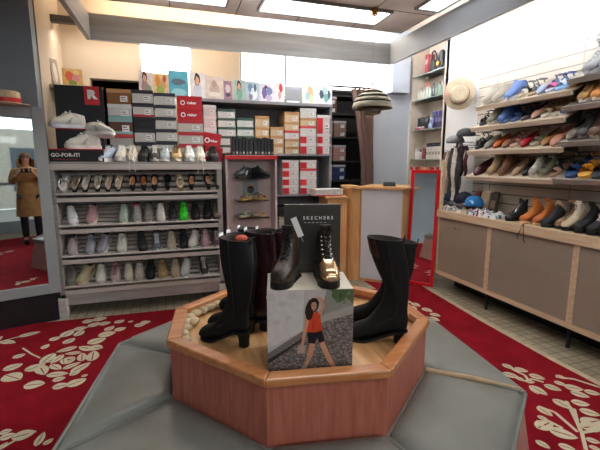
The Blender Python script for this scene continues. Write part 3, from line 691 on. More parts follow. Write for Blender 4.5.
rackrow(0, [
 (108, 's', 'white running shoe with blue mesh', D(up_='b9c6d8', sole='e6e6e6', lace='e8e8e8', accent='4a5a78', yaw=-.5)),
 (121, 's', 'white chunky sneaker', D(up_='d8cfc2', sole='e9e4dc', lace='efece6', chunk=.008)),
 (132, 's', 'cream sneaker with laces hanging down', D(up_='cfc3ae', sole='e6ded0', lace='f0ece2', hang=.09)),
 (144, 's', 'black glossy sneaker', D(up_='1c1c20', sole='26262a', lace='111111')),
 (155, 's', 'black and white patterned sneaker', D(up_='4b4542', sole='c9c2ba', lace='e2ded6', accent='d8d0c6')),
 (165, 's', 'pale mint grey sneaker', D(up_='a9b4b4', sole='dfe3e2', lace='cfd6d4')),
 (177, 's', 'tan sneaker with black collar', D(up_='b99a6e', sole='d8cbb4', lace='8a6a42', accent='2b2622')),
 (190, 's', 'white leather sneaker', D(up_='d9d9d6', sole='e8e8e6', lace='ececec')),
 (201, 's', 'off-white sneaker with lace dangling', D(up_='cfcdbf', sole='e2dcc9', lace='e8e4d4', hang=.11, accent='9fb0a4')),
 (214, 's', 'black mesh sneaker', D(up_='15151a', sole='1e1e22', lace='101010'))],
 'on the rack top', 'sneakers on top of the rack')
rackrow(1, [
 (65, 'sandal', 'silver strappy sandal', D(c1='b9b9bb', c2='d8d8d8', sole='cfc8bf')),
 (76, 'pump', 'dark beige flat with taupe lining', D(up_='8e8274', lining='a3917c', heel=.02)),
 (86, 'pump', 'pale beige ballet flat', D(up_='b8ab9b', lining='d6ccbe', heel=.02)),
 (98, 'pump', 'white pointed flat', D(up_='d3ccc2', lining='c9bba8', heel=.03, point=.5, bow='222222')),
 (109, 'pump', 'greige ballet flat', D(up_='a3978a', lining='cdbda9', heel=.02)),
 (119, 'pump', 'stone ballet flat', D(up_='b3a897', lining='d9cbb8', heel=.02)),
 (133, 'pump', 'black pump with tan lining', D(up_='1d1a1a', lining='c79a73', heel=.05)),
 (144, 'pump', 'black pump with orange-tan lining', D(up_='221d1c', lining='c07f52', heel=.05)),
 (155, 'pump', 'black pump with pale tan lining', D(up_='1d1a1a', lining='d0a884', heel=.05)),
 (168, 'pump', 'all-black pointed pump with dark lining', D(up_='121214', lining='1c1c1e', heel=.06, point=.5)),
 (180, 'sandal', 'gold and silver slingback', D(c1='c3a16b', c2='cfcac2', sole='b59a72')),
 (192, 'pump', 'black pump with light tan lining', D(up_='1b1919', lining='cf9f78', heel=.05)),
 (208, 'pump', 'black pump with beige lining', D(up_='1e1b1b', lining='c8a482', heel=.05)),
 (218, 'pump', 'grey flat', D(up_='6f6c69', lining='98918a', heel=.03))],
 'in the pump row', 'pumps and flats on the second shelf')
rackrow(2, [
 (71, 's', 'white sneaker with spread laces', D(up_='d8d8dc', sole='e8e8ea', lace='f4f4f4', yaw=.25)),
 (92, 's', 'plain dusty pink sneaker', D(up_='b98f8f', sole='d8c6c0', lace=None, laces=False)),
 (124, 's', 'pale mint green sneaker', D(up_='a9bba9', sole='c9d3c6', lace='c3d0c2')),
 (137, 's', 'grey sneaker with bright red tongue', D(up_='8f8d8a', sole='d0ccc6', lace='c8c8c8', accent='c8322e')),
 (149, 's', 'taupe sneaker', D(up_='7d756c', sole='b3aaa0', lace='a49c92')),
 (161, 's', 'white leather sneaker with open tongue', D(up_='d6d2ca', sole='e2ded6', lace='efefef')),
 (173, 's', 'black sneaker with grey toe sole', D(up_='1c1c1f', sole='8b8b8b', lace='222222')),
 (184, 's', 'neon green knit sneaker', D(up_='39d62a', sole='45e034', lace='2fc022', lining='1d5a18')),
 (196, 's', 'black knit sneaker left of the darkest one', D(up_='18181b', sole='222226', lace='151515')),
 (208, 's', 'deep black slip-on sneaker', D(up_='101013', sole='18181b', lace=None, laces=False)),
 (218, 's', 'brown-grey sneaker', D(up_='6b6053', sole='3b3632', lace='4a443c', s=.9))],
 'in the neon-green row', 'sneakers on the third shelf')
rackrow(3, [
 (72, 's', 'pinkish grey sneaker with black strap', D(up_='b0a2a4', sole='c9bcbb', lace=None, laces=False, strap=True, accent='1e1e20', yaw=.1)),
 (90, 's', 'heather grey slip-on sneaker with black collar', D(up_='8f9097', sole='b8b8bc', lace=None, laces=False, lining='141416')),
 (104, 's', 'grey-lilac sneaker with black collar', D(up_='a09ba6', sole='c2bec6', lace='8d8894', lining='141416', yaw=-.2)),
 (122, 's', 'narrow cream-white sneaker', D(up_='d3d3c6', sole='e0e0d8', lace='d8d8cc')),
 (142, 's', 'charcoal slip-on sneaker', D(up_='2a2a2f', sole='222226', lace=None, laces=False, yaw=.15)),
 (157, 's', 'navy canvas sneaker with white laces', D(up_='59626e', sole='dcdcdc', lace='efefef', yaw=.05)),
 (172, 's', 'beige sneaker with tan collar', D(up_='b8ab98', sole='d6ccba', lace='cfc4b0')),
 (184, 's', 'black slim sneaker', D(up_='17171a', sole='26262a', lace='111111')),
 (195, 's', 'white slip-on sneaker, slightly turned', D(up_='d8d6d0', sole='e6e4de', lace=None, laces=False, yaw=-.3)),
 (206, 's', 'pink sneaker', D(up_='b48c96', sole='d0b4b8', lace='d8bfc4')),
 (217, 's', 'dark mauve and black sneaker', D(up_='55464c', sole='b9a9a6', lace='d0c0bc', accent='1b1b1d'))],
 'on the second lowest rack shelf', 'sneakers on the fourth shelf')
rackrow(4, [
 (71, 's', 'grey snake-print sneaker', D(up_='77736c', sole='a39880', lace='5e5b55', yaw=.1)),
 (86, 's', 'yellowish beige sneaker turned aside', D(up_='c3b48e', sole='d8ccae', lace='d6caa8', yaw=-.45)),
 (101, 's', 'white sneaker with padded tongue', D(up_='d2d0c6', sole='dedcd4', lace='e8e6de')),
 (116, 's', 'floral pink chunky sneaker with maroon collar', D(up_='b39f9c', sole='ddd0c8', lace='8c4a55', accent='c98b92', chunk=.01, lining='5a1420')),
 (129, 's', 'cream retro sneaker', D(up_='c9c4b0', sole='e0dcca', lace='dcd8c6', accent='8b8776')),
 (140, 's', 'stone-grey sneaker', D(up_='b0aba0', sole='cfcabd', lace='dad6cc', accent='77726a')),
 (151, 's', 'solid black sneaker', D(up_='121214', sole='161618', lace='0f0f0f', chunk=.008)),
 (163, 's', 'tan nubuck sneaker', D(up_='b09468', sole='c9b48a', lace='8e7448')),
 (176, 's', 'sand-coloured sneaker', D(up_='b5a385', sole='cabb9c', lace='c9bc9e')),
 (187, 's', 'white sneaker with grey collar', D(up_='c9cbcc', sole='dddddd', lace='e8e8e8', yaw=-.25)),
 (204, 's', 'black skate sneaker with white sole edge', D(up_='2a2a28', sole='d8d4c8', lace='d9d4c4', accent='d8d8d4', yaw=.1))],
 'on the lowest rack shelf', 'sneakers on the lowest shelf')

# ------------------------------------------------------------------ black stepped display with three sneakers on the rack top
bx0 = ony(50, 120, 3.80).x; bx1 = ony(101, 120, 3.80).x
ds = thing('display_stand', 'black stepped cardboard display with red logo card, left end of the rack top', 'display stand', ((bx0+bx1)/2, 3.80, 1.361))
hwid = (bx1-bx0)/2; MBK = cm('17171c', .45); MRED = cm('c41e2a', .4)
q = MB(); q.box(-hwid, hwid, .20, .235, 0, .66, MBK); q.build('back_board', ds)
q = MB(); q.box(-hwid-.03, hwid-.0, -.0, .2, 0, .10, MBK); q.box(-hwid-.03, hwid, -.002, .2, .10, .108, MRED); q.build('lower_step', ds)
q = MB(); q.box(-hwid+.01, hwid, .09, .2, .108, .275, MBK); q.box(-hwid+.01, hwid, .088, .2, .275, .283, MRED); q.build('upper_step', ds)
q = MB(); q.box(hwid-.15, hwid-.03, .192, .198, .50, .66, MRED); text(q, 'R', .10, M_WHITETXT, face_at(hwid-.09, .191, .585), bold=.006, xs=1.2); text(q, 'RELAX', .018, M_WHITETXT, face_at(hwid-.09, .191, .52)) if False else None
lit(q.build('logo_card', ds), 'red card with a white letter R')
q = MB(); text(q, 'GO-FOR-IT!', .042, M_WHITETXT, face_at(-hwid+.09, -.003, .055), bold=.0015); q.box(-hwid+.0, -hwid+.18, -.003, -.0015, .018, .021, MRED); q.build('slogan', ds)
gx = (bx0+bx1)/2
sneaker('off-white running shoe, upper left on the black stepped display', 'd3d1c9', 'ccd4de', lace='e8e6de', accent='9aa49c', loc=(gx-.085, 3.80+.10, 1.361+.285), rot=(0, 0, R(-68)), group='sneakers on the black display', hang=.0, s=.98)
sneaker('off-white running shoe, right on the black stepped display, toe down right', 'd3d1c9', 'dedcd6', lace='e8e6de', accent='9aa49c', loc=(gx+.155, 3.80+.06, 1.361+.22), rot=(R(0), R(22), R(70)), group='sneakers on the black display', s=.95)
sneaker('off-white running shoe on the lower step of the black display', 'd6d4cc', 'ddd0cf', lace='e8e6de', accent='a9a49c', loc=(gx+.03, 3.80+.05, 1.361+.109), rot=(0, 0, R(-72)), group='sneakers on the black display', s=.98)

# ------------------------------------------------------------------ shoe boxes
def box_px(x0, y0, x1, y1, Y, depth, body, lid, label, grp, style='lid', loc_y=0., rotx=0., txt=None, txtm=None, stripe=None, half=None, gap=.0012, cat='shoe box', rot=0.):
    a = ony(x0, (y0+y1)/2, Y); b = ony(x1, (y0+y1)/2, Y); c0 = ony((x0+x1)/2, y1, Y); c1 = ony((x0+x1)/2, y0, Y)
    w_ = (b.x-a.x)/2-gap; h = c1.z-c0.z-gap
    return box_w((a.x+b.x)/2, Y, c0.z, w_, h, depth, body, lid, label, grp, style, txt, stripe, half, cat, rot)
def box_w(x, Y, z, w_, h, depth, body, lid, label, grp, style='lid', txt=None, stripe=None, half=None, cat='shoe box', rot=0.):
    t = thing('shoe_box', label, cat, (x, Y, z), (0, rot, 0), grp)
    mb_, ml = cm(body, .6, var=.04, scale=5), cm(lid, .6, var=.04, scale=5); lh = min(.035, h*.28)
    q = MB(); q.box(-w_+.003, w_-.003, .003, depth-.003, 0, h-.002, mb_)
    if stripe: q.box(-w_+.002, w_-.002, .0015, .003, 0, h*.18, cm(stripe, .5))
    if half: q.box(-w_+.002, -w_+w_*.8, .0005, .003, .001, h-lh, cm(half, .5))
    bb_ = q.build('box_body', t, bevel=.0015)
    q = MB(); q.box(-w_, w_, 0, depth, h-lh, h, ml); q.build('lid', t, bevel=.002)
    if txt:
        q = MB(); text(q, txt, min(h*.32, w_*.36), cm('eeeeee' if style == 'lt' else '303030', .6), face_at(w_*.15 if style == 'lt' else 0, -.001, h*.42), bold=.0012)
        if style == 'lt':
            n = 20; rr, r2 = h*.2, h*.12; cxx = -w_*.55; vs = []; 
            for k in range(n): th = 2*math.pi*k/n; vs += [(cxx+math.cos(th)*rr, -.001, h*.42+math.sin(th)*rr), (cxx+math.cos(th)*r2, -.001, h*.42+math.sin(th)*r2)]
            q.add(vs, [(2*k, 2*k+1, (2*k+3) % (2*n), (2*k+2) % (2*n)) for k in range(n)], cm('eeeeee', .6))
        q.build('printed_name', bb_)
    else:
        q = MB(); q.box(w_*.1, w_*.7, -.0008, .0025, h*.15, h*.55, M_PAPER); q.box(w_*.16, w_*.5, -.0012, -.0008, h*.4, h*.46, M_BLACKTXT); q.box(w_*.16, w_*.62, -.0012, -.0008, h*.26, h*.3, M_BLACKTXT); q.build('end_label', bb_)
    return t
YS = 4.03
gA = 'shoe boxes stacked behind the sneakers'
def colbox(x0, x1, ys, specs, names, Y=YS, depth=.22, grp=gA):
    # boxes from top to bottom; the lowest one rests on the rack board
    zb = [ony((x0+x1)/2, y, Y).z for y in ys]; zb[-1] = 1.361
    a = ony(x0, 120, Y).x; b = ony(x1, 120, Y).x
    for i, (sp, nm) in enumerate(zip(specs, names)):
        box_w((a+b)/2, Y, zb[i+1]+.0006, (b-a)/2-.0015, zb[i]-zb[i+1]-.0012, depth, label=nm, grp=grp, **sp)
colbox(108, 132.5, [89, 104, 118, 134, 160], [D(body='8a5c38', lid='b98a5c'), D(body='c9c9c8', lid='d6d6d4', stripe='7fb0b4'), D(body='5b3a30', lid='8fb3b8', stripe='8fb3b8'), D(body='a8a19e', lid='b0433f')],
 ['brown cardboard shoe box topping the leftmost stack', 'white shoe box with teal lower edge under the brown one', 'dark brown shoe box with teal lid and edge, leftmost stack', 'grey shoe box with red lid at the bottom of the leftmost stack'])
colbox(133, 154.5, [90, 103, 117, 129, 142, 160], [D(body='c6c3bf', lid='2a2a33'), D(body='c8c5c1', lid='2a2a33', stripe='b8303a'), D(body='1f1e22', lid='22222a', txt='R', stripe=None), D(body='c2bfbb', lid='2a2a33'), D(body='c2bfbb', lid='2a2a33')],
 ['grey shoe box with dark lid topping the second stack', 'grey shoe box with red lower edge, second stack', 'black shoe box in the middle of the second stack', 'grey dark-lidded shoe box just under the black one', 'lowest grey dark-lidded shoe box of the second stack'])
colbox(155, 176.5, [93, 105, 117, 129, 141, 160], [D(body='c6c4bd', lid='2e2f3a')]*5,
 ['grey dark-lidded box topping the stack left of the red one', 'second grey box from the top, stack left of the red boxes', 'middle grey box of the stack left of the red boxes', 'fourth grey box from the top, stack left of the red ones', 'lowest grey box of the stack left of the red boxes'])
colbox(177.5, 203, [96, 108, 120, 132, 144, 160], [D(body='c01f2a', lid='b81b26', txt='rieker', style='lt'), D(body='c01f2a', lid='b81b26', txt='rieker', style='lt'), D(body='beb8b2', lid='b83038'), D(body='beb8b2', lid='b83038'), D(body='beb8b2', lid='b83038')],
 ['bright red shoe box with white ring logo topping its stack', 'second bright red shoe box with ring logo in its stack', 'grey red-lidded box directly under the two red ones', 'middle grey red-lidded box below the red boxes', 'lowest grey red-lidded box below the red boxes'])
# tilted red boxes and the white ones behind
p = ony(213, 163, YS+.0); zt = 1.361
w2 = .088
box_w(p.x, YS+.01, zt+.018, w2, .13, .2, 'c01f2a', 'b81b26', 'lower tilted red shoe box at the right end of the rack top', gA, 'lt', 'rieker', rot=R(8))
box_w(p.x-.008, YS+.01, zt+.018+.134, w2, .13, .2, 'c01f2a', 'b81b26', 'upper tilted red shoe box at the right end of the rack top', gA, 'lt', 'rieker', rot=R(8))

# ------------------------------------------------------------------ back shelving unit
SY = 4.30
sx0, sx1 = ony(190, 97, SY).x, ony(333, 105, SY).x
un = thing('shelving_unit', 'tall grey stockroom shelving unit with boxes and a top row of pictures', 'shelving', (0, SY, 0))
MSU = mat('grey_steel_shelf', hexc('84858b'), .45, var=.06)
zt = 2.012; zm = ony(310, 154, SY).z
q = MB(); q.box(sx0, sx1, 0, .40, zt-.03, zt, MSU); q.build('shelf_board', un)
q = MB(); q.box(ony(279, 154, SY).x-.5, sx1-.005, 0, .40, zm-.022, zm, MSU); q.build('shelf_board', un)
for i, x in enumerate((sx0+.005, sx1-.03)):
    q = MB(); q.box(x, x+.025, .02, .40, 0, zt-.03, MSU); q.build('upright', un)
q = MB(); q.box(sx0+.03, sx1-.03, .385, .4, .05, zt-.03, mat('shelf_back', hexc('75767c'), .6)); q.build('back_panel', un)
zl_ = .99; z3 = .62
for z in (zl_, z3, .25):
    q = MB(); q.box(sx0+.03, sx1-.03, .02, .385, z-.02, z, MSU); q.build('shelf_board', un)
# boxes on the unit
gB = 'shoe boxes on the grey shelving unit'
def stackpx(x0, x1, ys, base, specs, names, depth=.3, Y=SY+.02):
    a = ony(x0, 130, Y).x; b = ony(x1, 130, Y).x; zs = [ony((x0+x1)/2, y, Y).z for y in ys]; zs[-1] = base
    for i, (sp, nm) in enumerate(zip(specs, names)):
        box_w((a+b)/2, Y, zs[i+1]+.0006, (b-a)/2-.002, zs[i]-zs[i+1]-.0012, depth, label=nm, grp=gB, **sp)
G_ = D(body='c3cbc5', lid='3f5a50'); W_ = D(body='c9c9c8', lid='d3d3d2'); K_ = D(body='c9b08e', lid='b58a5c'); RW = D(body='d0cccb', lid='d6d2d2', half='c0202c'); WR = D(body='d2cfce', lid='c8434a')
stackpx(203.5, 217, [105, 116, 128, 141, 154], zm, [W_]*4, ['topmost white shoe box behind the red stack', 'second white shoe box behind the tilted red boxes', 'third white shoe box behind the tilted red boxes', 'lowest white shoe box behind the tilted red boxes'])
stackpx(218, 236, [109, 118, 127, 136, 145, 154], zm, [G_]*5, ['topmost green-lidded box beside the white boxes', 'second green-lidded box in the left green stack', 'middle green-lidded box in the left green stack', 'fourth green-lidded box, partly behind the white tower', 'lowest green-lidded box, behind the white tower'])
stackpx(237, 254, [118, 127, 136, 145, 154], zm, [G_]*4, ['topmost green-lidded box of the right green stack', 'second green-lidded box of the right green stack', 'third green-lidded box, right stack behind the belts', 'lowest green-lidded box of the right stack'])
stackpx(255, 269.5, [116, 127, 136, 145, 154], zm, [K_]*4, ['topmost kraft box above the black belts', 'second kraft box above the black belts', 'third kraft box behind the black belts', 'lowest kraft box behind the black belts'])
stackpx(270, 284, [127, 136, 144, 154], zm, [K_]*3, ['kraft box topping the short stack right of the belts', 'middle kraft box of the short stack', 'lowest kraft box of the short stack'])
stackpx(284.5, 299.5, [112, 122, 130.5, 139, 147, 154], zm, [K_, K_, WR, K_, K_], ['kraft box topping the tall kraft stack', 'second kraft box in the tall kraft stack', 'white red-lidded box amid the kraft stack', 'kraft box below the white red-lidded one', 'lowest box of the tall kraft stack'])
stackpx(300, 316.5, [108, 118, 126, 134, 143.5, 154], zm, [W_, K_, WR, RW, RW], ['white box topping the stack by the red boxes', 'kraft box under the white top box', 'white box with red lid under the kraft one', 'red and white box, upper one, left pair on the middle shelf', 'red and white box, lower one, left pair on the middle shelf'])
stackpx(317, 331.5, [115, 134, 143.5, 154], zm, [RW, RW, RW], ['tall red and white box topping the rightmost stack', 'red and white box, upper one of the rightmost stack', 'red and white box, lower one of the rightmost stack'])
stackpx(282, 299, [160, 168.5, 177, 185.5, 194, 203], zl_, [RW]*5, ['topmost red and white box under the middle shelf, left stack', 'second red and white box of the lower left stack', 'third red and white box of the lower left stack', 'fourth red and white box of the lower left stack', 'lowest red and white box of the lower left stack'])
stackpx(300, 317, [160, 168.5, 177, 185.5, 194, 203], zl_, [RW, WR, RW, RW, RW], ['topmost red and white box of the lower right stack', 'white box with red lid sticking out of the lower right stack', 'third box of the lower right red stack', 'fourth box of the lower right red stack', 'lowest box of the lower right red stack'])
for k, (a, b, z, c_, l_) in enumerate(((279, 288, z3, 'b9b2aa', '9c968f'), (279, 288, z3+.115, '1c1c1e', '2a2a2c'), (279, 288, .25, 'b9b2aa', '8d8780'), (279, 288, .365, '3a2a26', '4a3834'))):
    A = ony(a, 230, SY+.03).x; B = ony(b+8, 230, SY+.03).x
    box_w((A+B)/2, SY+.03, z+.0006, (B-A)/2, .11, .3, c_, l_, ['pale box in the gap beside the white tower', 'black box in the gap beside the white tower', 'lowest pale box behind the boots', 'dark brown box behind the boots'][k], gB)

# picture cards / magazines on the top shelf
def picture(x0, y0, x1, y1, Y, zbase, bg, blobs, label, name='display_card', cat='picture', lean=.12, grp='pictures standing on the top shelf', body=None, rz=0.):
    a = ony(x0, (y0+y1)/2, Y); b = ony(x1, (y0+y1)/2, Y); top = ony((x0+x1)/2, y0, Y)
    w_ = (b.x-a.x)/2*1.06; h = top.z-zbase
    t = thing(name, label, cat, ((a.x+b.x)/2, Y, zbase+.001), (-lean, 0, rz), grp)
    q = MB(); q.box(-w_, w_, 0, .012, 0, h, cm('cfcac4', .6)); cb_ = q.build('card_board', t)
    q = MB(); q.box(-w_*.97, w_*.97, -.0005, 0, h*.02, h*.98, cm(bg, .45, var=.1, scale=14))
    k = 0
    for (cx_, cy_, rx, ry, c_) in blobs:
        k += 1; n = 14; q.poly([(cx_*w_+math.cos(2*math.pi*i/n)*rx*w_*(1+.12*math.sin(3*i)), -.0006-.0003*k, cy_*h+math.sin(2*math.pi*i/n)*ry*h*(1+.1*math.cos(5*i))) for i in range(n)], cm(c_, .5, var=.05))
    if body: text(q, body, h*.12, cm('33424c', .5), face_at(0, -.0035, h*.58), bold=.001)
    q.recalc = False; q.build('printed_picture', cb_)
    return t
sk, hr = 'd8a888', '4a332a'
def face_b(x, y, s_, hair=hr, shirt='c8c8d0'): return [(x, y-.32*s_, .42*s_, .28*s_, shirt), (x, y+.03*s_, .30*s_, .2*s_, hair), (x, y-.02*s_, .2*s_, .14*s_, sk)]
YP = SY+.10
pc = [
 (139, 71, 153, 92, 'd8cfd0', face_b(-.2, .75, 1.1, hr, 'b08a90')+[(.3, .3, .4, .2, '8a9a7a')], 'fashion picture of a long-haired woman, leftmost on the top shelf', None),
 (153.5, 73, 168, 95, 'dcc08a', [(-.4, .7, .35, .25, 'd08a3a'), (.3, .55, .4, .25, 'c8a070'), (-.1, .3, .5, .2, '8fae52'), (.5, .8, .25, .15, 'b8563a')], 'warm yellow-orange picture beside the leftmost one', None),
 (169, 70, 188, 98, '4fa9c4', [(0, .22, .75, .15, '8fd0dc'), (0, .60, .72, .12, '52687a')], 'blue card with a dark printed block on the top shelf', None),
 (190, 72, 205, 97, 'dfe0e2', face_b(.0, .72, 1.2, '2e2422', 'c8d2e0'), 'white picture of a dark-haired person in a pale shirt', None),
 (206, 76, 223, 97, 'd8ccc6', [(0, .45, .55, .35, 'c4b0a6'), (0, .7, .25, .15, 'b49a8c'), (0, .25, .7, .1, 'e2dcd6')], 'pale framed picture with a blurred beige figure', None),
 (224, 80, 232, 97, '9c8094', [(0, .6, .6, .2, 'd8c8cc'), (0, .3, .6, .1, '5d4a5c')], 'narrow purple-edged card between two pictures', None),
 (234, 79, 246, 99, '9fb8b2', face_b(-.1, .7, 1.1, '3c2c28', '7ba39c'), 'greenish picture of a woman with dark hair', None),
 (246.5, 81, 259, 99.5, 'a9bfd0', [(-.3, .7, .4, .2, '6c8cae'), (.2, .4, .5, .3, 'dbe6ee'), (.4, .7, .2, .2, '47617f'), (-.3, .25, .3, .15, '8d7a98')], 'pale blue patterned picture', None),
 (260, 83, 276, 101, 'd9d6e4', [(-.4, .5, .3, .3, '6a5f9c'), (.2, .6, .35, .22, '7b83b0'), (.1, .25, .4, .15, 'b5a8c9'), (-.2, .8, .2, .1, '4a4470')], 'white picture with violet pattern', None),
 (277, 81, 284, 101, 'e6dcdc', [(.2, .7, .5, .2, 'c43a46'), (-.2, .35, .4, .18, 'd09aa0')], 'narrow white card with a red spot', None),
 (303, 84, 317, 103, 'e4e0dc', [(.1, .6, .4, .3, 'd6b08c'), (-.3, .4, .3, .2, '9fc0c8'), (.2, .3, .3, .2, 'bfc9a8')], 'pale picture with soft orange and teal marks', None),
 (318, 83, 332, 104, 'd8e0e2', [(-.4, .5, .3, .2, '3c4a66'), (.2, .35, .35, .2, '6aa39a'), (.1, .7, .4, .15, 'a7c3c9'), (.6, .5, .2, .2, '41506b')], 'rightmost picture with blue-green pattern', None)]
for x0, y0, x1, y1, bg, bl, lb, tx in pc:
    picture(x0, y0, x1, y1, YP, zt if False else 2.012, bg, bl, lb, body=tx)
nb = thing('sign_block', 'low grey sign with a white strip lying before the light panel', 'sign', (ony(293, 100, YP).x, YP, 2.013), (0, 0, 0), 'pictures standing on the top shelf')
MB().box(-.09, .09, 0, .03, 0, .05, cm('7d8a94', .5)).build('sign_body', nb); MB().box(-.075, .075, -.002, 0, .012, .034, M_PAPER).build('sign_face', nb)
# pictures at the far left, standing on a small wall ledge
lz = ony(72, 88, 4.35).z
lg = thing('wall_ledge', 'wooden ledge under the orange floral picture at the far left', 'shelf', (-1.045, 4.32, lz-.03))
MB().box(0, .34, -.15, .30, 0, .028, M_RACKLIGHT).build('ledge_board', lg)
picture(63, 68, 82, 89, 4.35, lz, 'd8b070', [(-.3, .6, .4, .25, 'd86a50'), (.3, .5, .35, .25, 'd9909a'), (0, .25, .4, .15, '7f9a4a'), (.4, .8, .3, .12, 'e0c890')], 'orange and pink floral picture at the far left', rz=.2)
picture(52, 58, 61, 84, 4.30, lz, '8e8176', [(0, .5, .5, .35, 'c4b8aa')], 'thin grey frame leaning edge-on at the far left wall', rz=1.0)
# ------------------------------------------------------------------ white display tower with glass shelves
TY = 3.85
tx0, tx1 = ony(226, 180, TY).x, ony(277, 180, TY).x
tz = ony(250, 155, TY).z; tcx = (tx0+tx1)/2; th_ = (tx1-tx0)/2
tw = thing('display_tower', 'pale pinkish display tower with a red top edge and glass shelves', 'display stand', (tcx, TY, 0))
for sx in (-th_, th_-.02):
    q = MB(); q.box(sx, sx+.02, 0, .36, 0, tz-.02, M_TOWER); q.build('side_panel', tw)
q = MB(); q.box(-th_+.02, th_-.02, .2, .22, 0, tz-.02, M_TOWER); q.build('back_panel', tw)
q = MB(); q.box(-th_, th_, 0, .36, tz-.02, tz, M_TOWER); q.build('top_panel', tw)
q = MB(); q.box(-th_-.003, th_+.003, -.006, -.001, tz-.042, tz-.005, M_RED); lit(q.build('red_edge', tw), 'red strip along the top edge')
gsz = [ony(250, 178, TY).z, ony(250, 200, TY).z, ony(250, 217, TY).z]
for z in gsz:
    q = MB(); q.box(-th_*.62, th_*.62, -.06, .2, z-.008, z, M_GLASS); q.build('glass_shelf', tw)
q = MB(); q.box(-.06, .10, .195, .199, gsz[1]+.03, gsz[0]-.02, cm('8f9aa8', .3)); 
for cx_, cz_, r_, c_ in ((0.02, .13, .03, 'd0a080'), (.02, .09, .04, '5a4c52')): q.poly([(cx_+r_*math.cos(a*.5), .194, gsz[1]+cz_+r_*math.sin(a*.5)) for a in range(12)], cm(c_, .5))
q.recalc = False; q.build('brand_card', tw)
sneaker('black clog with grey side on the tower, left of the pair', '3a3b3e', '222224', laces=False, accent='9a9c9e', loc=(tcx-.075, TY+.04, gsz[0]+.001), rot=(0, 0, R(-52)), cat='clog', group='clogs on the tower shelf', s=.8)
sneaker('plain black clog on the tower, right of the pair', '1a1a1c', '151517', laces=False, loc=(tcx+.085, TY+.05, gsz[0]+.001), rot=(0, 0, R(52)), cat='clog', group='clogs on the tower shelf', s=.8)
sandal('floral strap sandal left on the middle glass shelf', 'b0404c', '8e9a5a', sole='b89a5e', loc=(tcx-.06, TY+.04, gsz[1]+.001), rot=(0, 0, R(-40)), group='sandals on the tower', s=.75, heel=.01)
sandal('floral strap sandal right on the middle glass shelf', 'c07a6a', '6a6a3e', sole='b89a5e', loc=(tcx+.085, TY+.05, gsz[1]+.001), rot=(0, 0, R(40)), group='sandals on the tower', s=.75, heel=.01)
sandal('pale green sandal left on the lowest glass shelf', '9db59a', 'c9c8b2', loc=(tcx-.07, TY+.04, gsz[2]+.001), rot=(0, 0, R(-40)), group='sandals on the tower', s=.7, heel=.01)
sandal('peach sandal right on the lowest glass shelf', 'd09c7c', 'c9a48e', loc=(tcx+.08, TY+.04, gsz[2]+.001), rot=(0, 0, R(40)), group='sandals on the tower', s=.7, heel=.01)
# two racks of black belts / wallets on top
for k, (a, b) in enumerate(((232, 252), (254, 274))):
    A = ony(a, 146, TY+.08).x; B = ony(b, 146, TY+.08).x; n = 6
    for i in range(n):
        x = A+(B-A)*(i+.5)/n; w_ = (B-A)/n/2-.002; hgt = ony(250, 137+(i % 3)*.8, TY+.08).z-tz
        t = thing('boxed_wallet', 'black boxed leather item on the tower top, %s group, %s' % (('left', 'right')[k], ['first', 'second', 'third', 'fourth', 'fifth', 'sixth'][i]+' from left'), 'wallet', (x, TY+.08, tz), (0, 0, 0), 'black boxed goods on top of the tower')
        MB().box(-w_, w_, 0, .14, 0.001, hgt, cm('1a1a1d' if i % 2 else '232226', .45)).build('case', t, bevel=.003)
        MB().box(-w_*.6, w_*.6, -.002, -.0, .012, .035, cm('b9b9b9' if (i+k) % 2 else '77706a', .5)).build('paper_tag', t)

# ------------------------------------------------------------------ curtain and storeroom shelves
ct = thing('curtain', 'brown floor-length curtain gathered beside the storeroom opening', 'curtain', (2.2, YB-.1, 0))
q = MB(); rings = []
for z_, xa, xb in ((2.27, 352, 374), (1.95, 357, 374), (1.6, 361, 374), (1.3, 364, 375), (.9, 364, 376), (.05, 362, 378)):
    A = ony(xa, 100, YB-.1).x-2.2; B = ony(xb, 100, YB-.1).x-2.2; row = []
    for k in range(41): u = k/40; row.append((A+(B-A)*u, .035*math.sin(u*2*math.pi*5+z_*.4), z_))
    rings.append(row+[(x, y+.008, z) for x, y, z in row[::-1]])
q.loft(rings, M_CURTAIN, M=None); q.build('curtain_cloth', ct, smooth=True, angle=1.2)
q = MB(); q.tube([(-.35, .0, 2.285), (.3, 0, 2.285)], .012, M_BLACK); q.build('curtain_rail', ct, smooth=True)
st = thing('storeroom_shelf', 'dark storeroom shelving seen past the curtain', 'shelving', (2.1, 5.3, 0))
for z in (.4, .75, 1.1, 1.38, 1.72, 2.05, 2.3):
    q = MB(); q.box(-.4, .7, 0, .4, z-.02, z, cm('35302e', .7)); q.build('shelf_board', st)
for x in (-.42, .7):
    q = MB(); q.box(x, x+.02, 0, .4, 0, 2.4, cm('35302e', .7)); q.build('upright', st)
i = 0
for z, bx in ((1.72, [('a0827c', .22), ('b89a90', .2), ('8a6e60', .2)]), (1.38, [('6b4a46', .2), ('9c8c88', .22), ('b3877c', .2)]), (1.1, [('3a4a78', .2), ('b9bcc8', .22), ('2f3c66', .2)]), (.75, [('b0a9a6', .24), ('8d8480', .2)]), (2.05, [('7a5a44', .26), ('6b4c3a', .22)])):
    x = 1.74
    for c_, w_ in bx:
        for k in range(2):
            if z+.115*(k+1) > z+.26: break
            i += 1
            box_w(x+w_/2, 5.3, z+.001+k*.112, w_/2-.004, .11, .3, c_, c_ if i % 2 else 'b8b4b2', 'shoe box in the dark storeroom, %s stack on the %s shelf, %s' % (['left', 'middle', 'right'][bx.index((c_, w_))], {1.72: 'second highest', 1.38: 'middle', 1.1: 'third lowest', .75: 'second lowest', 2.05: 'highest'}[z], ['lower box', 'upper box'][k]), 'boxes in the storeroom')
        x += w_+.01
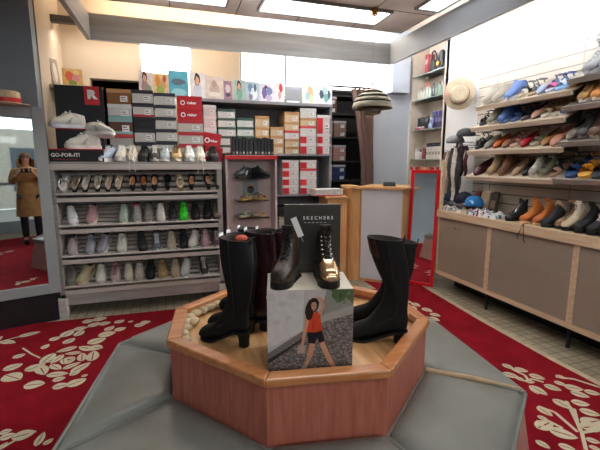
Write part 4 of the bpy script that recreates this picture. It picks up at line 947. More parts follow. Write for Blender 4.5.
# left dark opening: a stand of boxes
st = thing('storeroom_shelf', 'dark storeroom shelving behind the left opening', 'shelving', (-.55, 5.4, 0))
for z in (.5, 1.0, 1.5, 2.0):
    q = MB(); q.box(-.5, .6, 0, .4, z-.02, z, cm('35302e', .7)); q.build('shelf_board', st)
for x in (-.52, .6):
    q = MB(); q.box(x, x+.02, 0, .4, 0, 2.2, cm('35302e', .7)); q.build('upright', st)
box_w(-.35, 5.4, 2.001, .13, .1, .3, 'a04a2c', 'b05a34', 'small orange-brown box in the dark opening above the stacked boxes', 'boxes in the storeroom')
bm_ = MB(); bm_.box(-1.049, -.745, 4.42, 4.48, ony(50, 21, 4.42).z, ony(50, 14, 4.42).z, cm('4b4a4a', .6)); struct(bm_, 'trim_4')
# white bulkhead cupboard beside the niche
bh = MB(); bh.box(2.70, 2.95, YB-.14, YB-.001, 2.25, 2.72, M_BLUEWHITE); struct(bh, 'trim_3')

# ------------------------------------------------------------------ niche cabinet with glass shelves
nc = thing('niche_cabinet', 'tall cream niche cabinet with glass shelves of shoe care and bags', 'cabinet', (XR+.002, 0, 0))
MN = mat('niche_cream', hexc('d2c6b8'), .5, var=.04)
q = MB(); q.box(.24, .26, NY0, NY1, 0, 2.95, MN); q.build('back_panel', nc)
for y in (NY0-.018, NY1): 
    q = MB(); q.box(-.01, .24, y, y+.018, 0, 2.95, MN); q.build('side_panel', nc)
q = MB(); q.box(.235, .24, (NY0+NY1)/2-.008, (NY0+NY1)/2+.008, 0, 2.95, cm('8d8075', .5)); q.build('slotted_strip', nc)
nz = [onx(p[0], p[1], XR).z for p in ((426, 73), (426, 98), (424, 129), (422, 159), (420, 186))]
for z in nz:
    q = MB(); q.box(0, .235, NY0+.002, NY1-.002, z-.008, z, M_GLASS); q.build('glass_shelf', nc)
    q = MB(); q.box(-.002, .0, NY0+.002, NY1-.002, z-.009, z+.0, cm('8aa09a', .2)); q.build('shelf_edge', nc)
def ny(u): return NY1-.03-(NY1-NY0-.06)*u
def bottle(u, z, h, r, c_, cap, label, grp, x=XR+.06, neck=True):
    t = thing('bottle', label, 'bottle', (x, ny(u), z+.001), (0, 0, 0), grp)
    MB().lathe([(r*.9, 0), (r, .004), (r, h*.68), (r*.55, h*.78)] if neck else [(r*.9, 0), (r, .004), (r, h*.78), (r*.95, h*.8)], cm(c_, .3), 14).build('bottle_body', t, smooth=True, angle=.8)
    MB().lathe([(r*(.5 if neck else .9), h*.78), (r*(.5 if neck else .9), h)], cm(cap, .4), 12).build('cap', t, smooth=True, angle=.8)
    return t
g = 'bottles on the second niche shelf'
for u, h, r, c_, cp, lb in ((.05, .13, .02, 'd8d4cc', 'e2e0da', 'white bottle at the left end of the niche bottle row'), (.16, .16, .022, 'dcd6cc', 'b8afa2', 'tall white bottle with beige cap in the niche'), (.26, .13, .02, 'd8d4cc', 'e8e4de', 'white bottle beside the red-capped one'), (.36, .19, .022, 'cfd0cc', 'c8302c', 'tall pale bottle with red cap in the niche'), (.47, .15, .02, 'a8b8a4', '4a5a48', 'pale green bottle in the niche'),
                             (.58, .17, .024, '2c2c2e', '1a1a1a', 'black bottle left of the dark green ones'), (.68, .15, .022, '5e6e60', '22221f', 'dark green bottle, left of the three'), (.78, .16, .022, '6a7668', '22221f', 'dark green bottle, middle of the three'), (.89, .16, .022, '59655a', '22221f', 'dark green bottle, right of the three')):
    bottle(u, nz[1], h, r, c_, cp, lb, g)
for k, (u, h) in enumerate(((.12, .15), (.22, .16), (.32, .15), (.42, .16))): bottle(u, nz[2], h, .026, '1c1b1e', '2b2a2e', 'black can in the niche, %s of four' % ['first', 'second', 'third', 'last'][k], 'black cans on the third niche shelf', neck=False)
for k in range(3):
    t = thing('polish_tin', 'small pinkish tin below the black cans, %s' % ['left', 'middle', 'right'][k], 'tin', (XR+.015, ny(.12+.12*k), nz[2]+.001), group='polish tins')
    MB().lathe([(.02, 0), (.021, .003), (.021, .03), (.02, .034)], cm('b8626a', .3, metal=.2), 16).build('tin_body', t, smooth=True, angle=.7); MB().lathe([(.0215, .022), (.0215, .034), (.019, .036)], cm('c8c2c2', .3, metal=.5), 16).build('tin_lid', t, smooth=True, angle=.7)
def carton(u, z, h, w_, c_, top, label, grp, x=XR+.04, d=.05):
    t = thing('carton', label, 'carton', (x, ny(u), z+.001), (0, 0, 0), grp)
    MB().box(0, d, -w_, w_, 0, h, cm(c_, .5)).build('carton_body', t, bevel=.002)
    MB().box(-.0015, 0, -w_*.8, w_*.8, h*.35, h*.6, cm(top, .5)).build('printed_label', t)
for k, u in enumerate((.66, .76, .86, .95)): carton(u, nz[2], .20, .025, '37335c', '6d6a96', 'purple-blue carton in the niche, %s of four' % ['first', 'second', 'third', 'last'][k], 'purple cartons on the third niche shelf')
for k, u in enumerate((.50, .60, .70, .80, .90)): carton(u, nz[3], .15, .024, 'cfc9c2', '8e867c', 'cream carton in the niche, %s of five' % ['first', 'second', 'third', 'fourth', 'last'][k], 'cream cartons on the fourth niche shelf')
for k, u in enumerate((.50, .60, .70, .80, .90)): carton(u, nz[3]+.152, .045, .023, '1d1c22', '55525c', 'black small box on top of the cream carton, %s of five' % ['first', 'second', 'third', 'fourth', 'last'][k], 'small black boxes in the niche')
bottle(.1, nz[3], .14, .03, 'd6d3ce', 'b9c2c8', 'round white jar bottle in the niche, fourth shelf', 'niche fourth shelf bottles', neck=False)
bottle(.22, nz[3], .12, .028, 'c9ccd0', '55585c', 'white squat bottle in the niche, fourth shelf', 'niche fourth shelf bottles')
bottle(.33, nz[3], .19, .02, '8c2e34', 'b9b4b0', 'dark red slim bottle in the niche, fourth shelf', 'niche fourth shelf bottles')
bottle(.42, nz[3], .17, .02, '26252a', 'd0ccc8', 'black bottle with pale cap in the niche, fourth shelf', 'niche fourth shelf bottles')
for k, (u, c_, cp) in enumerate(((.08, 'b8bcc0', '2c2c2e'), (.2, '8c8c90', '1c1c1e'), (.34, 'c07038', 'd8d4cc'), (.5, 'cfccc8', '9c6a3a'), (.66, 'b0463c', '2c2c2e'), (.82, '9a9ca0', 'b8302c'))): bottle(u, nz[4], .11, .026, c_, cp, 'squat jar in the niche above the red mirror, %s from left' % ['first', 'second', 'third', 'fourth', 'fifth', 'last'][k], 'jars on the fifth niche shelf', neck=False)
# glass bowl and bags
t = thing('perfume_bottle', 'blue-grey glass bottle between the black cans and purple cartons', 'bottle', (XR+.06, ny(.54), nz[2]+.001)); MB().lathe([(.03, 0), (.035, .01), (.03, .06), (.012, .08), (.012, .11)], cm('8c9ab8', .15), 16).build('bottle_body', t, smooth=True); MB().lathe([(.016, .11), (.016, .13), (.01, .135)], cm('cfd2da', .3), 12).build('cap', t, smooth=True)
# top shelf: red box, black bag, orange ball-like jar, black hat
t = thing('book', 'dark red upright box at the left of the top niche shelf', 'box', (XR+.05, ny(.30), nz[0]+.001)); MB().box(0, .1, -.03, .03, 0, .24, cm('8c3036', .5)).build('book_body', t, bevel=.003); MB().box(-.001, 0, -.02, .02, .12, .18, cm('c9a8a0', .5)).build('spine_label', t)
t = thing('shoulder_bag', 'black leather bag with curved strap on the top niche shelf', 'bag', (XR+.07, ny(.50), nz[0]+.001)); q = MB(); q.loft([[(-.04*s_, a*.07*s_, z) for s_, a in ((1, -1),)]+[(.04*s_, -.07*s_, z), (.04*s_, .07*s_, z), (-.04*s_, .07*s_, z)] for s_, z in ((1, 0), (1.1, .05), (.8, .12), (.4, .15))], cm('1b1b1c', .35)); q.build('bag_body', t, smooth=True, sub=1)
q = MB(); q.tube([(0, -.05, .1), (0, -.06, .2), (0, .0, .28), (0, .06, .22), (0, .05, .1)], .014, cm('222222', .35)); q.build('strap', t, smooth=True, sub=1)
t = thing('shoulder_bag', 'black bag with a shiny orange ornament on the top niche shelf', 'bag', (XR+.08, ny(.74), nz[0]+.001)); q = MB(); q.loft([[(-.04*s_, -.06*s_, z), (.04*s_, -.06*s_, z), (.04*s_, .06*s_, z), (-.04*s_, .06*s_, z)] for s_, z in ((1, 0), (1.1, .08), (1.0, .18), (.6, .24))], cm('17171a', .4)); q.build('bag_body', t, smooth=True, sub=1); MB().lathe([(.002, -.03), (.02, -.022), (.028, 0), (.02, .022), (.002, .03)], cm('c8843a', .2, metal=.5), 14, (-.05, 0, .07)).build('ornament', t, smooth=True)
t = thing('hat', 'black hat lying at the right of the top niche shelf', 'hat', (XR+.10, ny(.92), nz[0]+.001)); MB().lathe([(.001, .075), (.05, .07), (.06, .05), (.06, .01), (.09, .004), (.09, 0)], cm('1a1a1e', .8), 24).build('hat_body', t, smooth=True)

# ------------------------------------------------------------------ pendant lamp
lp = ony(372, 112, 3.45)
hz = lp.z
t = thing('pendant_lamp', 'layered brass and silver pendant lamp hanging before the brown curtain', 'lamp', (lp.x, 3.45, hz))
MBR = mat('brushed_brass', hexc('8a8575'), .5, metal=.5, var=.08)
for k, (r0, r1, z0, z1) in enumerate(((.188, .176, .03, .085), (.170, .150, .095, .13), (.142, .108, .14, .17), (.100, .03, .18, .215))):
    q = MB(); q.lathe([(r0, z0), (r0+.002, z0+.006), (r0*.5+r1*.5+.006, z0*.5+z1*.5), (r1+.002, z1-.004), (r1-.012, z1), (r1-.018, z1-.003), (r0-.015, z0+.01), (r0-.008, z0)], MBR, 40, cap=False); q.build('metal_ring', t, smooth=True, angle=.9)
q = MB(); q.lathe([(.165, .06), (.14, .1), (.09, .15), (.03, .2)], cm('38332c', .6), 32, cap=False); q.build('inner_shade', t, smooth=True)
q = MB(); q.lathe([(.02, -.03), (.07, -.02), (.085, .0), (.08, .03), (.03, .05)], MBR, 32); q.build('lower_reflector', t, smooth=True, angle=.9)
q = MB(); q.tube([(0, 0, .235), (0, 0, .30)], .008, M_BLACK); q.tube([(0, 0, .30), (0, 0, RZ-.001-hz-.06)], .0025, cm('9a958c', .5)); q.build('cord', t)
q = MB(); q.lathe([(.03, RZ-.001-hz-.06), (.03, RZ-.001-hz)], mat('old_brass', hexc('8c6a3a'), .35, metal=.8), 20); q.build('ceiling_cap', t, smooth=True, angle=.7)

# ------------------------------------------------------------------ cash desk
dY = 3.62
a = onz(345, 282, 0)
ck = thing('cash_desk', 'light wood cash desk with a white front panel and rounded top', 'desk', (0, 0, 0))
P0 = Vector((1.975, 3.97)); P1 = Vector((2.325, 3.655))
def dpt(u, v): d = (P1-P0).normalized(); n = Vector((-d.y, d.x)); return P0+d*u+n*v
DL = (P1-P0).length
dzt = 1.095
def dprism(us, z0, z1, m, nm, bev=0., sm=False):
    q = MB(); q.prism([tuple(dpt(u, v)) for u, v in us], z0, z1, m); return q.build(nm, ck, bevel=bev, smooth=sm, angle=.6)
dprism([(0, 0), (DL, 0), (DL, .45), (0, .45)], 0.0, dzt-.03, M_PINE, 'body')
dprism([(.015, -.012), (DL-.01, -.012), (DL-.01, -.001), (.015, -.001)], 0.04, dzt-.035, M_PANEL, 'front_panel')
top = [(-.01, .02), (0, -.04)]+[(DL+.01, -.04)]+[(DL+.01+.04*math.cos(R(-90+k*18)), .0+.04*math.sin(R(-90+k*18))) for k in range(6)]+[(DL+.05, .48), (-.01, .48)]
dprism(top, dzt-.03, dzt, M_PINETOP, 'desk_top', .004)
q = MB(); cs = [(1.972, 3.974), (1.93, 3.998), (1.89, 4.03), (1.86, 4.07), (1.85, 4.12), (1.87, 4.24), (2.01, 4.29)]; q.prism(cs, 0, dzt-.03, M_PINE); q.build('rounded_side', ck, smooth=True, angle=.9)
q = MB(); q.prism([(1.97, 3.94), (1.92, 3.965), (1.865, 4.005), (1.83, 4.06), (1.82, 4.12), (1.85, 4.26), (2.01, 4.31)], dzt-.03, dzt, M_PINETOP); q.build('rounded_top', ck)
# lower counter to the left
LZ = .985
q = MB(); q.prism([(1.62, 4.06), (1.83, 4.02), (1.84, 4.30), (1.62, 4.36)], 0, LZ-.025, M_PINE); q.build('lower_cabinet', ck)
q = MB(); q.prism([(1.58, 4.05), (1.66, 4.025), (1.83, 3.99), (1.84, 4.32), (1.58, 4.38)], LZ-.025, LZ, M_PINETOP); q.build('lower_top', ck, bevel=.004)
p = dpt(DL*.62, .1)
t = thing('card_terminal', 'small black device lying on the cash desk', 'device', (p.x, p.y, dzt+.001), (0, 0, R(-25)))
q = MB(); q.hexa([(-.07, -.04, 0), (.07, -.04, 0), (.07, .04, 0), (-.07, .04, 0), (-.065, -.035, .02), (.065, -.035, .02), (.065, .035, .045), (-.065, .035, .045)], cm('1b1b1e', .35)); q.build('device_body', t, bevel=.004)
q = MB(); q.box(-.05, .01, -.02, .02, .036, .039, cm('7a8288', .2)); q.box(.02, .055, -.02, .025, .036, .040, cm('55585c', .4)); q.build('keypad', t)
cb = box_w((ony(313, 200, 4.05).x+ony(346, 200, 4.05).x)/2, 4.05, LZ+.001, .165, .075, .2, 'd9d6d4', 'd8d4d2', 'flat white shoe box with red edge on the low wooden counter', 'boxes on the counter', stripe='c8202c')

# ------------------------------------------------------------------ red leaning mirror
def leaning_mirror(name, label, BL, BR, H_, lean, fw_, mf, thick=.03, rows=True):
    d = Vector((BR.x-BL.x, BR.y-BL.y)); w_ = d.length; az = math.atan2(d.y, d.x)
    t = thing(name, label, 'mirror', ((BL.x+BR.x)/2, (BL.y+BR.y)/2, BL.z), (-lean, 0, az))
    hw_ = w_/2
    for q_ in ((-hw_, -hw_+fw_, 0, H_), (hw_-fw_, hw_, 0, H_), (-hw_+fw_, hw_-fw_, 0, fw_), (-hw_+fw_, hw_-fw_, H_-fw_, H_)):
        q = MB(); q.box(q_[0], q_[1], 0, thick, q_[2], q_[3], mf); q.build('frame', t, bevel=.003)
    q = MB(); q.box(-hw_+fw_, hw_-fw_, thick*.4, thick*.7, fw_, H_-fw_, M_MIRROR); q.build('mirror_glass', t)
    return t
leaning_mirror('floor_mirror', 'narrow red-framed floor mirror leaning by the cash desk', Vector((2.425, 3.72, .007)), Vector((2.62, 3.475, .007)), 1.27, R(3), .034, M_RED)
for k in range(3):
    t = thing('bow_ornament', 'small %s bow on top of the red mirror' % ['red', 'orange and white', 'crimson'][k], 'bow', (2.46+.07*k+.045, 3.70-.088*k+.05, 1.292), (0, 0, R(-51)), 'bows on the red mirror')
    q = MB()
    for sg in (1, -1): q.loft([[(0, -.008, -.004), (0, .008, -.004), (0, .008, .004), (0, -.008, .004)], [(sg*.04, -.012, -.02), (sg*.04, .012, -.02), (sg*.045, .012, .022), (sg*.045, -.012, .022)]], cm(['c81c24', 'd88a5a', 'b81c2c'][k], .5))
    q.build('ribbon', t); MB().box(-.008, .008, -.012, .012, -.008, .008, cm('e0d0c8', .5)).build('knot', t)

# ------------------------------------------------------------------ left mirror pillar with hat
MY = 3.70
MBR_ = ony(61.5, 292, MY); ang = R(17.1)
MBL_ = Vector((MBR_.x-.62*math.cos(ang), MBR_.y-.62*math.sin(ang), MBR_.z))
MH = ony(41, 107, MY).z-MBR_.z
mr = leaning_mirror('wall_mirror', 'large grey-framed mirror at the left edge reflecting the shop door', MBL_, MBR_, MH, R(.5), .085, M_FRAMEGREY, .035)
q = MB(); q.box(-.28, .28, .03, .10, -MBR_.z, 0, M_BLACK); q.build('stand_base', mr)
best = min((abs(pxy(MBR_.lerp(MBL_, k/50)+Vector((0, 0, MH)))[0]-6), k) for k in range(51))[1]
tp = MBR_.lerp(MBL_, best/50)
t = thing('straw_hat', 'straw boater hat with red band on top of the left mirror', 'hat', (tp.x, tp.y+.03, MBR_.z+MH+.005), (0, 0, 0))
MST = mat('straw_weave', hexc('cdb896'), .8, var=.12, scale=60, bump=.4)
sb_ = MB().lathe([(.001, .10), (.075, .098), (.088, .09), (.09, .0), (.145, .002), (.147, -.003), (.001, -.004)], MST, 36).build('straw_body', t, smooth=True, angle=.6)
MB().lathe([(.0912, .012), (.0915, .045)], M_RED, 36, cap=False).build('hat_band', sb_, smooth=True)

# ------------------------------------------------------------------ right cabinets
CX = 2.647
yE = onx(437, 240, CX).y
div = [yE, onx(487, 260, CX).y, onx(573, 280, CX).y, .95, .05]
for i in range(4):
    y1, y0 = div[i], div[i+1]; hh = (y1-y0)/2; cy = (y0+y1)/2
    t = thing('base_cabinet', ['taupe-fronted birch base cabinet nearest the red mirror', 'wide taupe base cabinet under the hiking boots', 'taupe base cabinet cut off by the right edge', 'taupe base cabinet beyond the right edge of the view'][i], 'cabinet', (CX, cy, 0), group='base cabinets along the right wall')
    q = MB(); q.box(.022, XR-CX-.004, -hh+.001, hh-.001, .17, .785, cm('8a7a68', .6)); q.build('carcass', t)
    q = MB(); q.box(0, .022, -hh+.001, hh-.001, .17, .21, M_CABFRAME); q.box(0, .022, -hh+.001, -hh+.022, .21, .785, M_CABFRAME); q.box(0, .022, hh-.022, hh-.001, .21, .785, M_CABFRAME); q.build('face_frame', t)
    q = MB(); q.box(.006, .0215, -hh+.024, hh-.024, .213, .783, M_CABDOOR); dr_ = q.build('door', t)
    if i == 0:
        for dy in (-.02, .02):
            q = MB(); q.lathe([(.002, .012), (.009, .010), (.009, .0)], M_CHROME, 12, M=Matrix.Translation((.006, .06+dy*1.6, .70)) @ Matrix.Rotation(R(-90), 4, 'Y')); lit(q.build('lock', dr_, smooth=True), 'small round metal lock')
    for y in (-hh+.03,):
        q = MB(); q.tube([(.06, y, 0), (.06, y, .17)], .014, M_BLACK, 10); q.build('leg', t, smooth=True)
        q = MB(); q.box(.26, .28, -hh+.001, hh-.001, 0, .17, M_BLACK); q.build('rear_shade_board', t)  # black board added to make the gap under the cabinet read as shade
ctp = thing('countertop', 'long birch worktop over the taupe cabinets', 'countertop', (CX, 0, .786))
q = MB(); q.box(-.015, XR-CX-.004, .05, yE+.01, 0, .075, M_CABFRAME); q.build('worktop', ctp, bevel=.003)
CT = .862
# tall birch end upright by the mirror
q = MB(); q.box(CX+.0, CX+.03, yE-.03, yE+.0, CT, CT+.52, M_CABFRAME)
t = tag(q.build('birch_post', None), 'pale birch post rising from the counter end by the red mirror', 'post')

# slatwall
SY0, SY1 = .0, 3.44
t = MB(); zz = CT+.0
t.box(XR-.02, XR, SY0, SY1, CT+.01, 3.0, M_SLAT)
z = CT+.10
while z < 2.95:
    t.box(XR-.0215, XR-.0198, SY0, SY1, z-.005, z+.005, M_GROOVE); z += .088
for y in (3.20, 2.35, 1.5, .65): t.box(XR-.0225, XR-.0195, y-.002, y+.002, CT+.01, 3.0, M_GROOVE)
tag(t.build('slatwall_panel'), 'cream slatwall with grooves behind the right-hand shoe shelves', 'wall panel')

# shelves
SX = 2.74; STL = R(24)
SHX = SX
def shelf(label, pa, pb, x, mm):
    A = onx(pa[0], pa[1], x); B = onx(pb[0], pb[1], x); z = (A.z+B.z)/2
    y0, y1 = min(A.y, B.y), max(A.y, B.y)
    t = thing('shoe_shelf', label, 'shelf', (x, (y0+y1)/2, z), group='sloping shelves on the right wall'); hy = (y1-y0)/2
    Mx = Matrix.Rotation(-STL, 4, 'Y')
    q = MB(); q.box(.006, .315, -hy, hy, -.012, 0, mm, Mx); q.build('board', t)
    q = MB(); q.box(-.01, .01, -hy, hy, -.036, .004, mm, Mx); q.build('front_edge', t, bevel=.002)
    for y in (-hy*.8, hy*.8):
        q = MB(); q.hexa([(.03, y-.006, -.012), (XR-.022-x, y-.006, -.03), (XR-.022-x, y+.006, -.03), (.03, y+.006, -.012), (.03, y-.006, -.004), (XR-.022-x, y-.006, .115), (XR-.022-x, y+.006, .115), (.03, y+.006, -.004)], M_GROOVE); q.build('bracket', t)
    return z, y0, y1
sh = {}
def S_(k, *a): sh[k] = (a[3],)+shelf(*a)
S_('1', 'pale sloping shelf, highest of the left column on the right wall', (476, 108), (572, 89), SX, M_SHELFWOOD)
S_('2', 'pale sloping shelf, second of the left column', (471, 127), (564, 119), SX, M_SHELFWOOD)
S_('3', 'pale sloping shelf, third of the left column', (467, 151), (562, 148), SX, M_SHELFWOOD)
S_('4', 'pale sloping shelf, lowest of the left column', (466, 176), (553, 180), SX, M_SHELFWOOD)
S_('5', 'grey sloping shelf, highest of the near column', (567, 82), (640, 62), SX, M_SHELFGREY)
S_('6', 'grey sloping shelf, second of the near column', (562, 107), (640, 96), SX, M_SHELFGREY)
S_('7', 'grey sloping shelf, third of the near column', (558, 141), (640, 139), SX, M_SHELFGREY)
S_('8', 'grey sloping shelf, lowest of the near column', (552, 178), (640, 183), SX, M_SHELFGREY)
def on_shelf(k, px, kind, label, yaw=0., **kw):
    x, z, y0, y1 = sh[k]
    y = onx(px, 163+(z-1.35)*-90, SX).y
    y = max(y0+.05, min(y1-.05, y))
    Mr = Matrix.Rotation(-STL, 4, 'Y'); v = Mr @ Vector((.145, 0, .001))
    e = (Matrix.Rotation(-STL, 4, 'Y') @ Matrix.Rotation(R(-90)+yaw, 4, 'Z')).to_euler()
    f = {'s': sneaker, 'pump': pump, 'sandal': sandal}.get(kind)
    kw.setdefault('group', 'shoes on the right-hand shelves'); kw.setdefault('s', .87)
    l_ = (x+v.x, y, z+v.z)
    if kind == 'boot': boot('ankle_boot', label, loc=l_, rot=tuple(e), **kw)
    else: f(label, loc=l_, rot=tuple(e), **kw)
W1 = 'on the highest pale shelf'
for px, kd, lb, kw in [
 (482, 's', 'beige-grey slip-on shoe, leftmost '+W1, D(up_='a9a294', sole='c9c3b6', lace=None, laces=False)),
 (492, 's', 'stone-coloured canvas shoe, second from left '+W1, D(up_='b5ad9c', sole='d4cec2', lace='cfc9ba')),
 (504, 's', 'bright blue canvas shoe '+W1, D(up_='5470a8', sole='cdd4e0', lace=None, laces=False)),
 (514, 'sandal', 'black and white strappy sandal '+W1, D(c1='e0dcd4', c2='1c1c22', sole='c9bba4')),
 (524, 'sandal', 'navy sandal between the blue shoes '+W1, D(c1='2a3044', c2='1e2436', sole='a6927a')),
 (533, 'pump', 'pale sky-blue slip-on '+W1, D(up_='9fb6d4', lining='c9b8a0', heel=.02)),
 (542, 'sandal', 'hot pink sandal with dark strap '+W1, D(c1='d0407e', c2='2a3050', sole='b8bfd0')),
 (551, 'sandal', 'sandal with deep blue ankle strap '+W1, D(c1='e0e4ea', c2='1e2c6e', sole='7fa2cc')),
 (560, 'pump', 'blue and white slip-on '+W1, D(up_='6c9acb', lining='d8dce2', sole='e2e4e6', heel=.02)),
 (569, 'sandal', 'cream strappy wedge, rightmost '+W1, D(c1='d9cfae', c2='c9bc94', sole='b08c62'))]: on_shelf('1', px, kd, lb, **kw)
W2 = 'on the second pale shelf'
for px, kd, lb, kw in [
 (477, 'sandal', 'black sandal, leftmost '+W2, D(c1='1f1f26', c2='15151a', sole='3b3a40')),
 (487, 's', 'olive-grey shoe with white sole '+W2, D(up_='8d8672', sole='d8d4c8', lace=None, laces=False)),
 (498, 's', 'denim blue sneaker '+W2, D(up_='3d5c96', sole='6d86b4', lace='4a69a2')),
 (508, 'sandal', 'blue strap sandal beside the denim sneaker '+W2, D(c1='3c5688', c2='1c2030', sole='5a76a8')),
 (518, 'sandal', 'black slingback '+W2, D(c1='1c1c24', c2='2a2c38', sole='55525a')),
 (528, 'pump', 'pale pink pointed shoe with black strap '+W2, D(up_='d4a592', lining='2a2226', sole='1e1c1e', heel=.03, point=.5)),
 (538, 'sandal', 'brown and cream sandal '+W2, D(c1='c9b090', c2='7a5a3a', sole='d8d0c0')),
 (548, 'sandal', 'tan bow sandal '+W2, D(c1='9c7a54', c2='8a6642', sole='d6cdbc')),
 (558, 'sandal', 'brown leather sandal with cream sole '+W2, D(c1='7d5c3e', c2='a88660', sole='ddd4c4')),
 (563, 'pump', 'dark blue flat at the shelf end '+W2, D(up_='223058', lining='1a2038', heel=.01))]: on_shelf('2', px, kd, lb, **kw)
W3 = 'on the third pale shelf'
for px, kd, lb, kw in [
 (473, 'sandal', 'black heeled sandal, leftmost '+W3, D(c1='1c1c20', c2='121216', sole='2a2a2e', heel=.05)),
 (482, 'pump', 'grey-white flat '+W3, D(up_='a8a49c', lining='d0c8ba', heel=.02)),
 (491, 'pump', 'orange loafer '+W3, D(up_='c8622a', lining='8c4a26', sole='5a3420', heel=.015)),
 (500, 'pump', 'brownish pink moccasin '+W3, D(up_='a8745c', lining='6b4a3a', heel=.015)),
 (508, 'sandal', 'pink lattice sandal '+W3, D(c1='c08a86', c2='b8606a', sole='c9b0a0')),
 (518, 'pump', 'bright red suede loafer '+W3, D(up_='b8182c', lining='7a1420', sole='8c1c28', heel=.015)),
 (528, 'sandal', 'olive strap sandal '+W3, D(c1='8a806a', c2='77705c', sole='b4a890', heel=.05)),
 (539, 'pump', 'tan brown shoe with ankle collar '+W3, D(up_='a87a48', lining='5a402a', heel=.03)),
 (551, 'pump', 'salmon pink suede slip-on, rightmost '+W3, D(up_='b97f68', lining='8f5c4a', sole='d0a890', heel=.02, s=1.12))]: on_shelf('3', px, kd, lb, **kw)
W4 = 'on the lowest pale shelf'
for px, kd, lb, kw in [
 (474, 'pump', 'maroon slip-on with white trim, leftmost '+W4, D(up_='4a1e28', lining='2a1418', sole='3a1a20', heel=.01, s=1.1)),
 (487, 'boot', 'beige suede ankle boot '+W4, D(up_='a88c6c', hh=.03, sh=.17, sole='c0aa8c', elastic='7d6850')),
 (498, 'boot', 'brown suede ankle boot '+W4, D(up_='6e4a34', hh=.03, sh=.15, sole='8c6a4c', elastic='a0805c')),
 (510, 'pump', 'light beige pointed shoe '+W4, D(up_='c2a284', lining='a88a6c', heel=.04, point=.5, sole='b59878')),
 (520, 'pump', 'black suede pointed pump '+W4, D(up_='1a191c', lining='2a2628', heel=.05, point=.5)),
 (530, 's', 'silver sneaker with white sole '+W4, D(up_='9a948a', sole='d6d2ca', lace='ddd9cf')),
 (540, 's', 'olive and black patterned sneaker '+W4, D(up_='5c5a44', sole='8a866e', lace='25241e', accent='c0b48c')),
 (550, 'sandal', 'blush shoe with black ankle strap, rightmost '+W4, D(c1='c09a86', c2='1c1a1e', sole='a88470'))]: on_shelf('4', px, kd, lb, **kw)
for k, px, kd, lb, kw in [
 ('5', 584, 's', 'grey and white high-top sneaker standing on the highest near shelf', D(up_='8c8f92', sole='ced1d4', lace='e2e2e0', high=.07, s=1.02)),
 ('5', 598, 's', 'pale blue and orange sneaker at the right edge, highest near shelf', D(up_='a9bcd2', sole='e2e2e2', lace='e8e4de', accent='b87040')),
 ('5', 612, 's', 'white sneaker past the right edge, highest near shelf', D(up_='c8c8c4', sole='e2e2e2', lace='e8e4de')),
 ('6', 577, 's', 'tan sneaker with white toe on the second near shelf', D(up_='a8824e', sole='e0dcd2', lace='7a5a34', accent='6a4c2c')),
 ('6', 590, 's', 'orange-tan leather sneaker on the second near shelf', D(up_='bf7f3c', sole='e0dcd2', lace='8a5a2c', accent='8a5628')),
 ('6', 604, 's', 'brown sneaker at the right edge, second near shelf', D(up_='8c6238', sole='d8d2c6', lace='6a4a2c')),
 ('7', 567, 'pump', 'grey taupe loafer with black collar on the third near shelf', D(up_='6e6358', lining='1c1a1a', sole='9a9288', heel=.02, s=1.1)),
 ('7', 577, 's', 'charcoal high-top on the third near shelf', D(up_='2e2c2e', sole='77716a', lace='1c1a1c', high=.04)),
 ('7', 589, 's', 'dark brown lace-up shoe on the third near shelf', D(up_='5c4234', sole='b0a08c', lace='3a2820', high=.02)),
 ('7', 601, 's', 'brown-black lace-up shoe at the right edge of the third near shelf', D(up_='4a3428', sole='8c7c6c', lace='2a1e18', high=.02)),
 ('8', 568, 'sandal', 'navy blue sandal with black ankle strap on the lowest near shelf', D(c1='1e3a66', c2='17171c', sole='2a4470', s=1.1, heel=.04)),
 ('8', 581, 'sandal', 'yellow-orange sandal with a flower on the lowest near shelf', D(c1='d88a1c', c2='b8701c', sole='d8a850', flower='e0901a', s=1.1)),
 ('8', 595, 'sandal', 'black strappy sandal at the right edge of the lowest near shelf', D(c1='1a1a1e', c2='111114', sole='2a2a2e', s=1.1, heel=.05))]: on_shelf(k, px, kd, lb, **kw)
# boots and things on the counter
def on_counter(px, back, fn, label, yaw=0., **kw):
    y = onx(px, 225, CX+.05).y
    kw.setdefault('group', 'boots on the birch counter'); kw.setdefault('s', .80)
    fn(label, loc=(CX+.02+.145*kw['s']+back, y, CT+.001), rot=(0, 0, R(-90)+yaw), **kw) if fn is not boot else boot('ankle_boot', label, loc=(CX+.02+.145*kw['s']+back, y, CT+.001), rot=(0, 0, R(-90)+yaw), **kw)
on_counter(508, 0, boot, 'black rubber-toed boot, left of the orange hiking boots', hh=.02, sh=.15, up_='2b2c2e', rough=.25, elastic='1c1c1e', group='boots on the birch counter', lining='a0845c')
on_counter(523, 0, boot, 'orange suede hiking boot with laces, left of its pair', up_='b8682c', sh=.17, hh=.01, lug=.014, sole='d8b088', lace='d88a40', lining='6a3c1c')
on_counter(534, .02, boot, 'orange suede hiking boot with laces, right of its pair', up_='a85c28', sh=.17, hh=.01, lug=.014, sole='d0a880', lace='c87a38', lining='6a3c1c')
on_counter(545, 0, boot, 'black ankle boot with beige shaft beside the hiking boots', up_='1c2026', sh=.17, hh=.015, lug=.012, sole='121316', cuff='b89a76', lining='b89a76')
on_counter(556, .03, boot, 'leopard-print ankle boot behind the cream lace-up', up_='8a6a48', sh=.18, hh=.015, lug=.012, sole='1c1a18', lace='2a2420', um=mat('leopard_fabric', hexc('3a281c'), .7, col2=hexc('b08c62'), var=0, scale=45))
on_counter(566, 0, boot, 'cream lace-up combat boot with black lug sole', up_='c9b79a', sh=.21, hh=.015, lug=.02, sole='141416', lace='ece6da', lacewide=1.2)
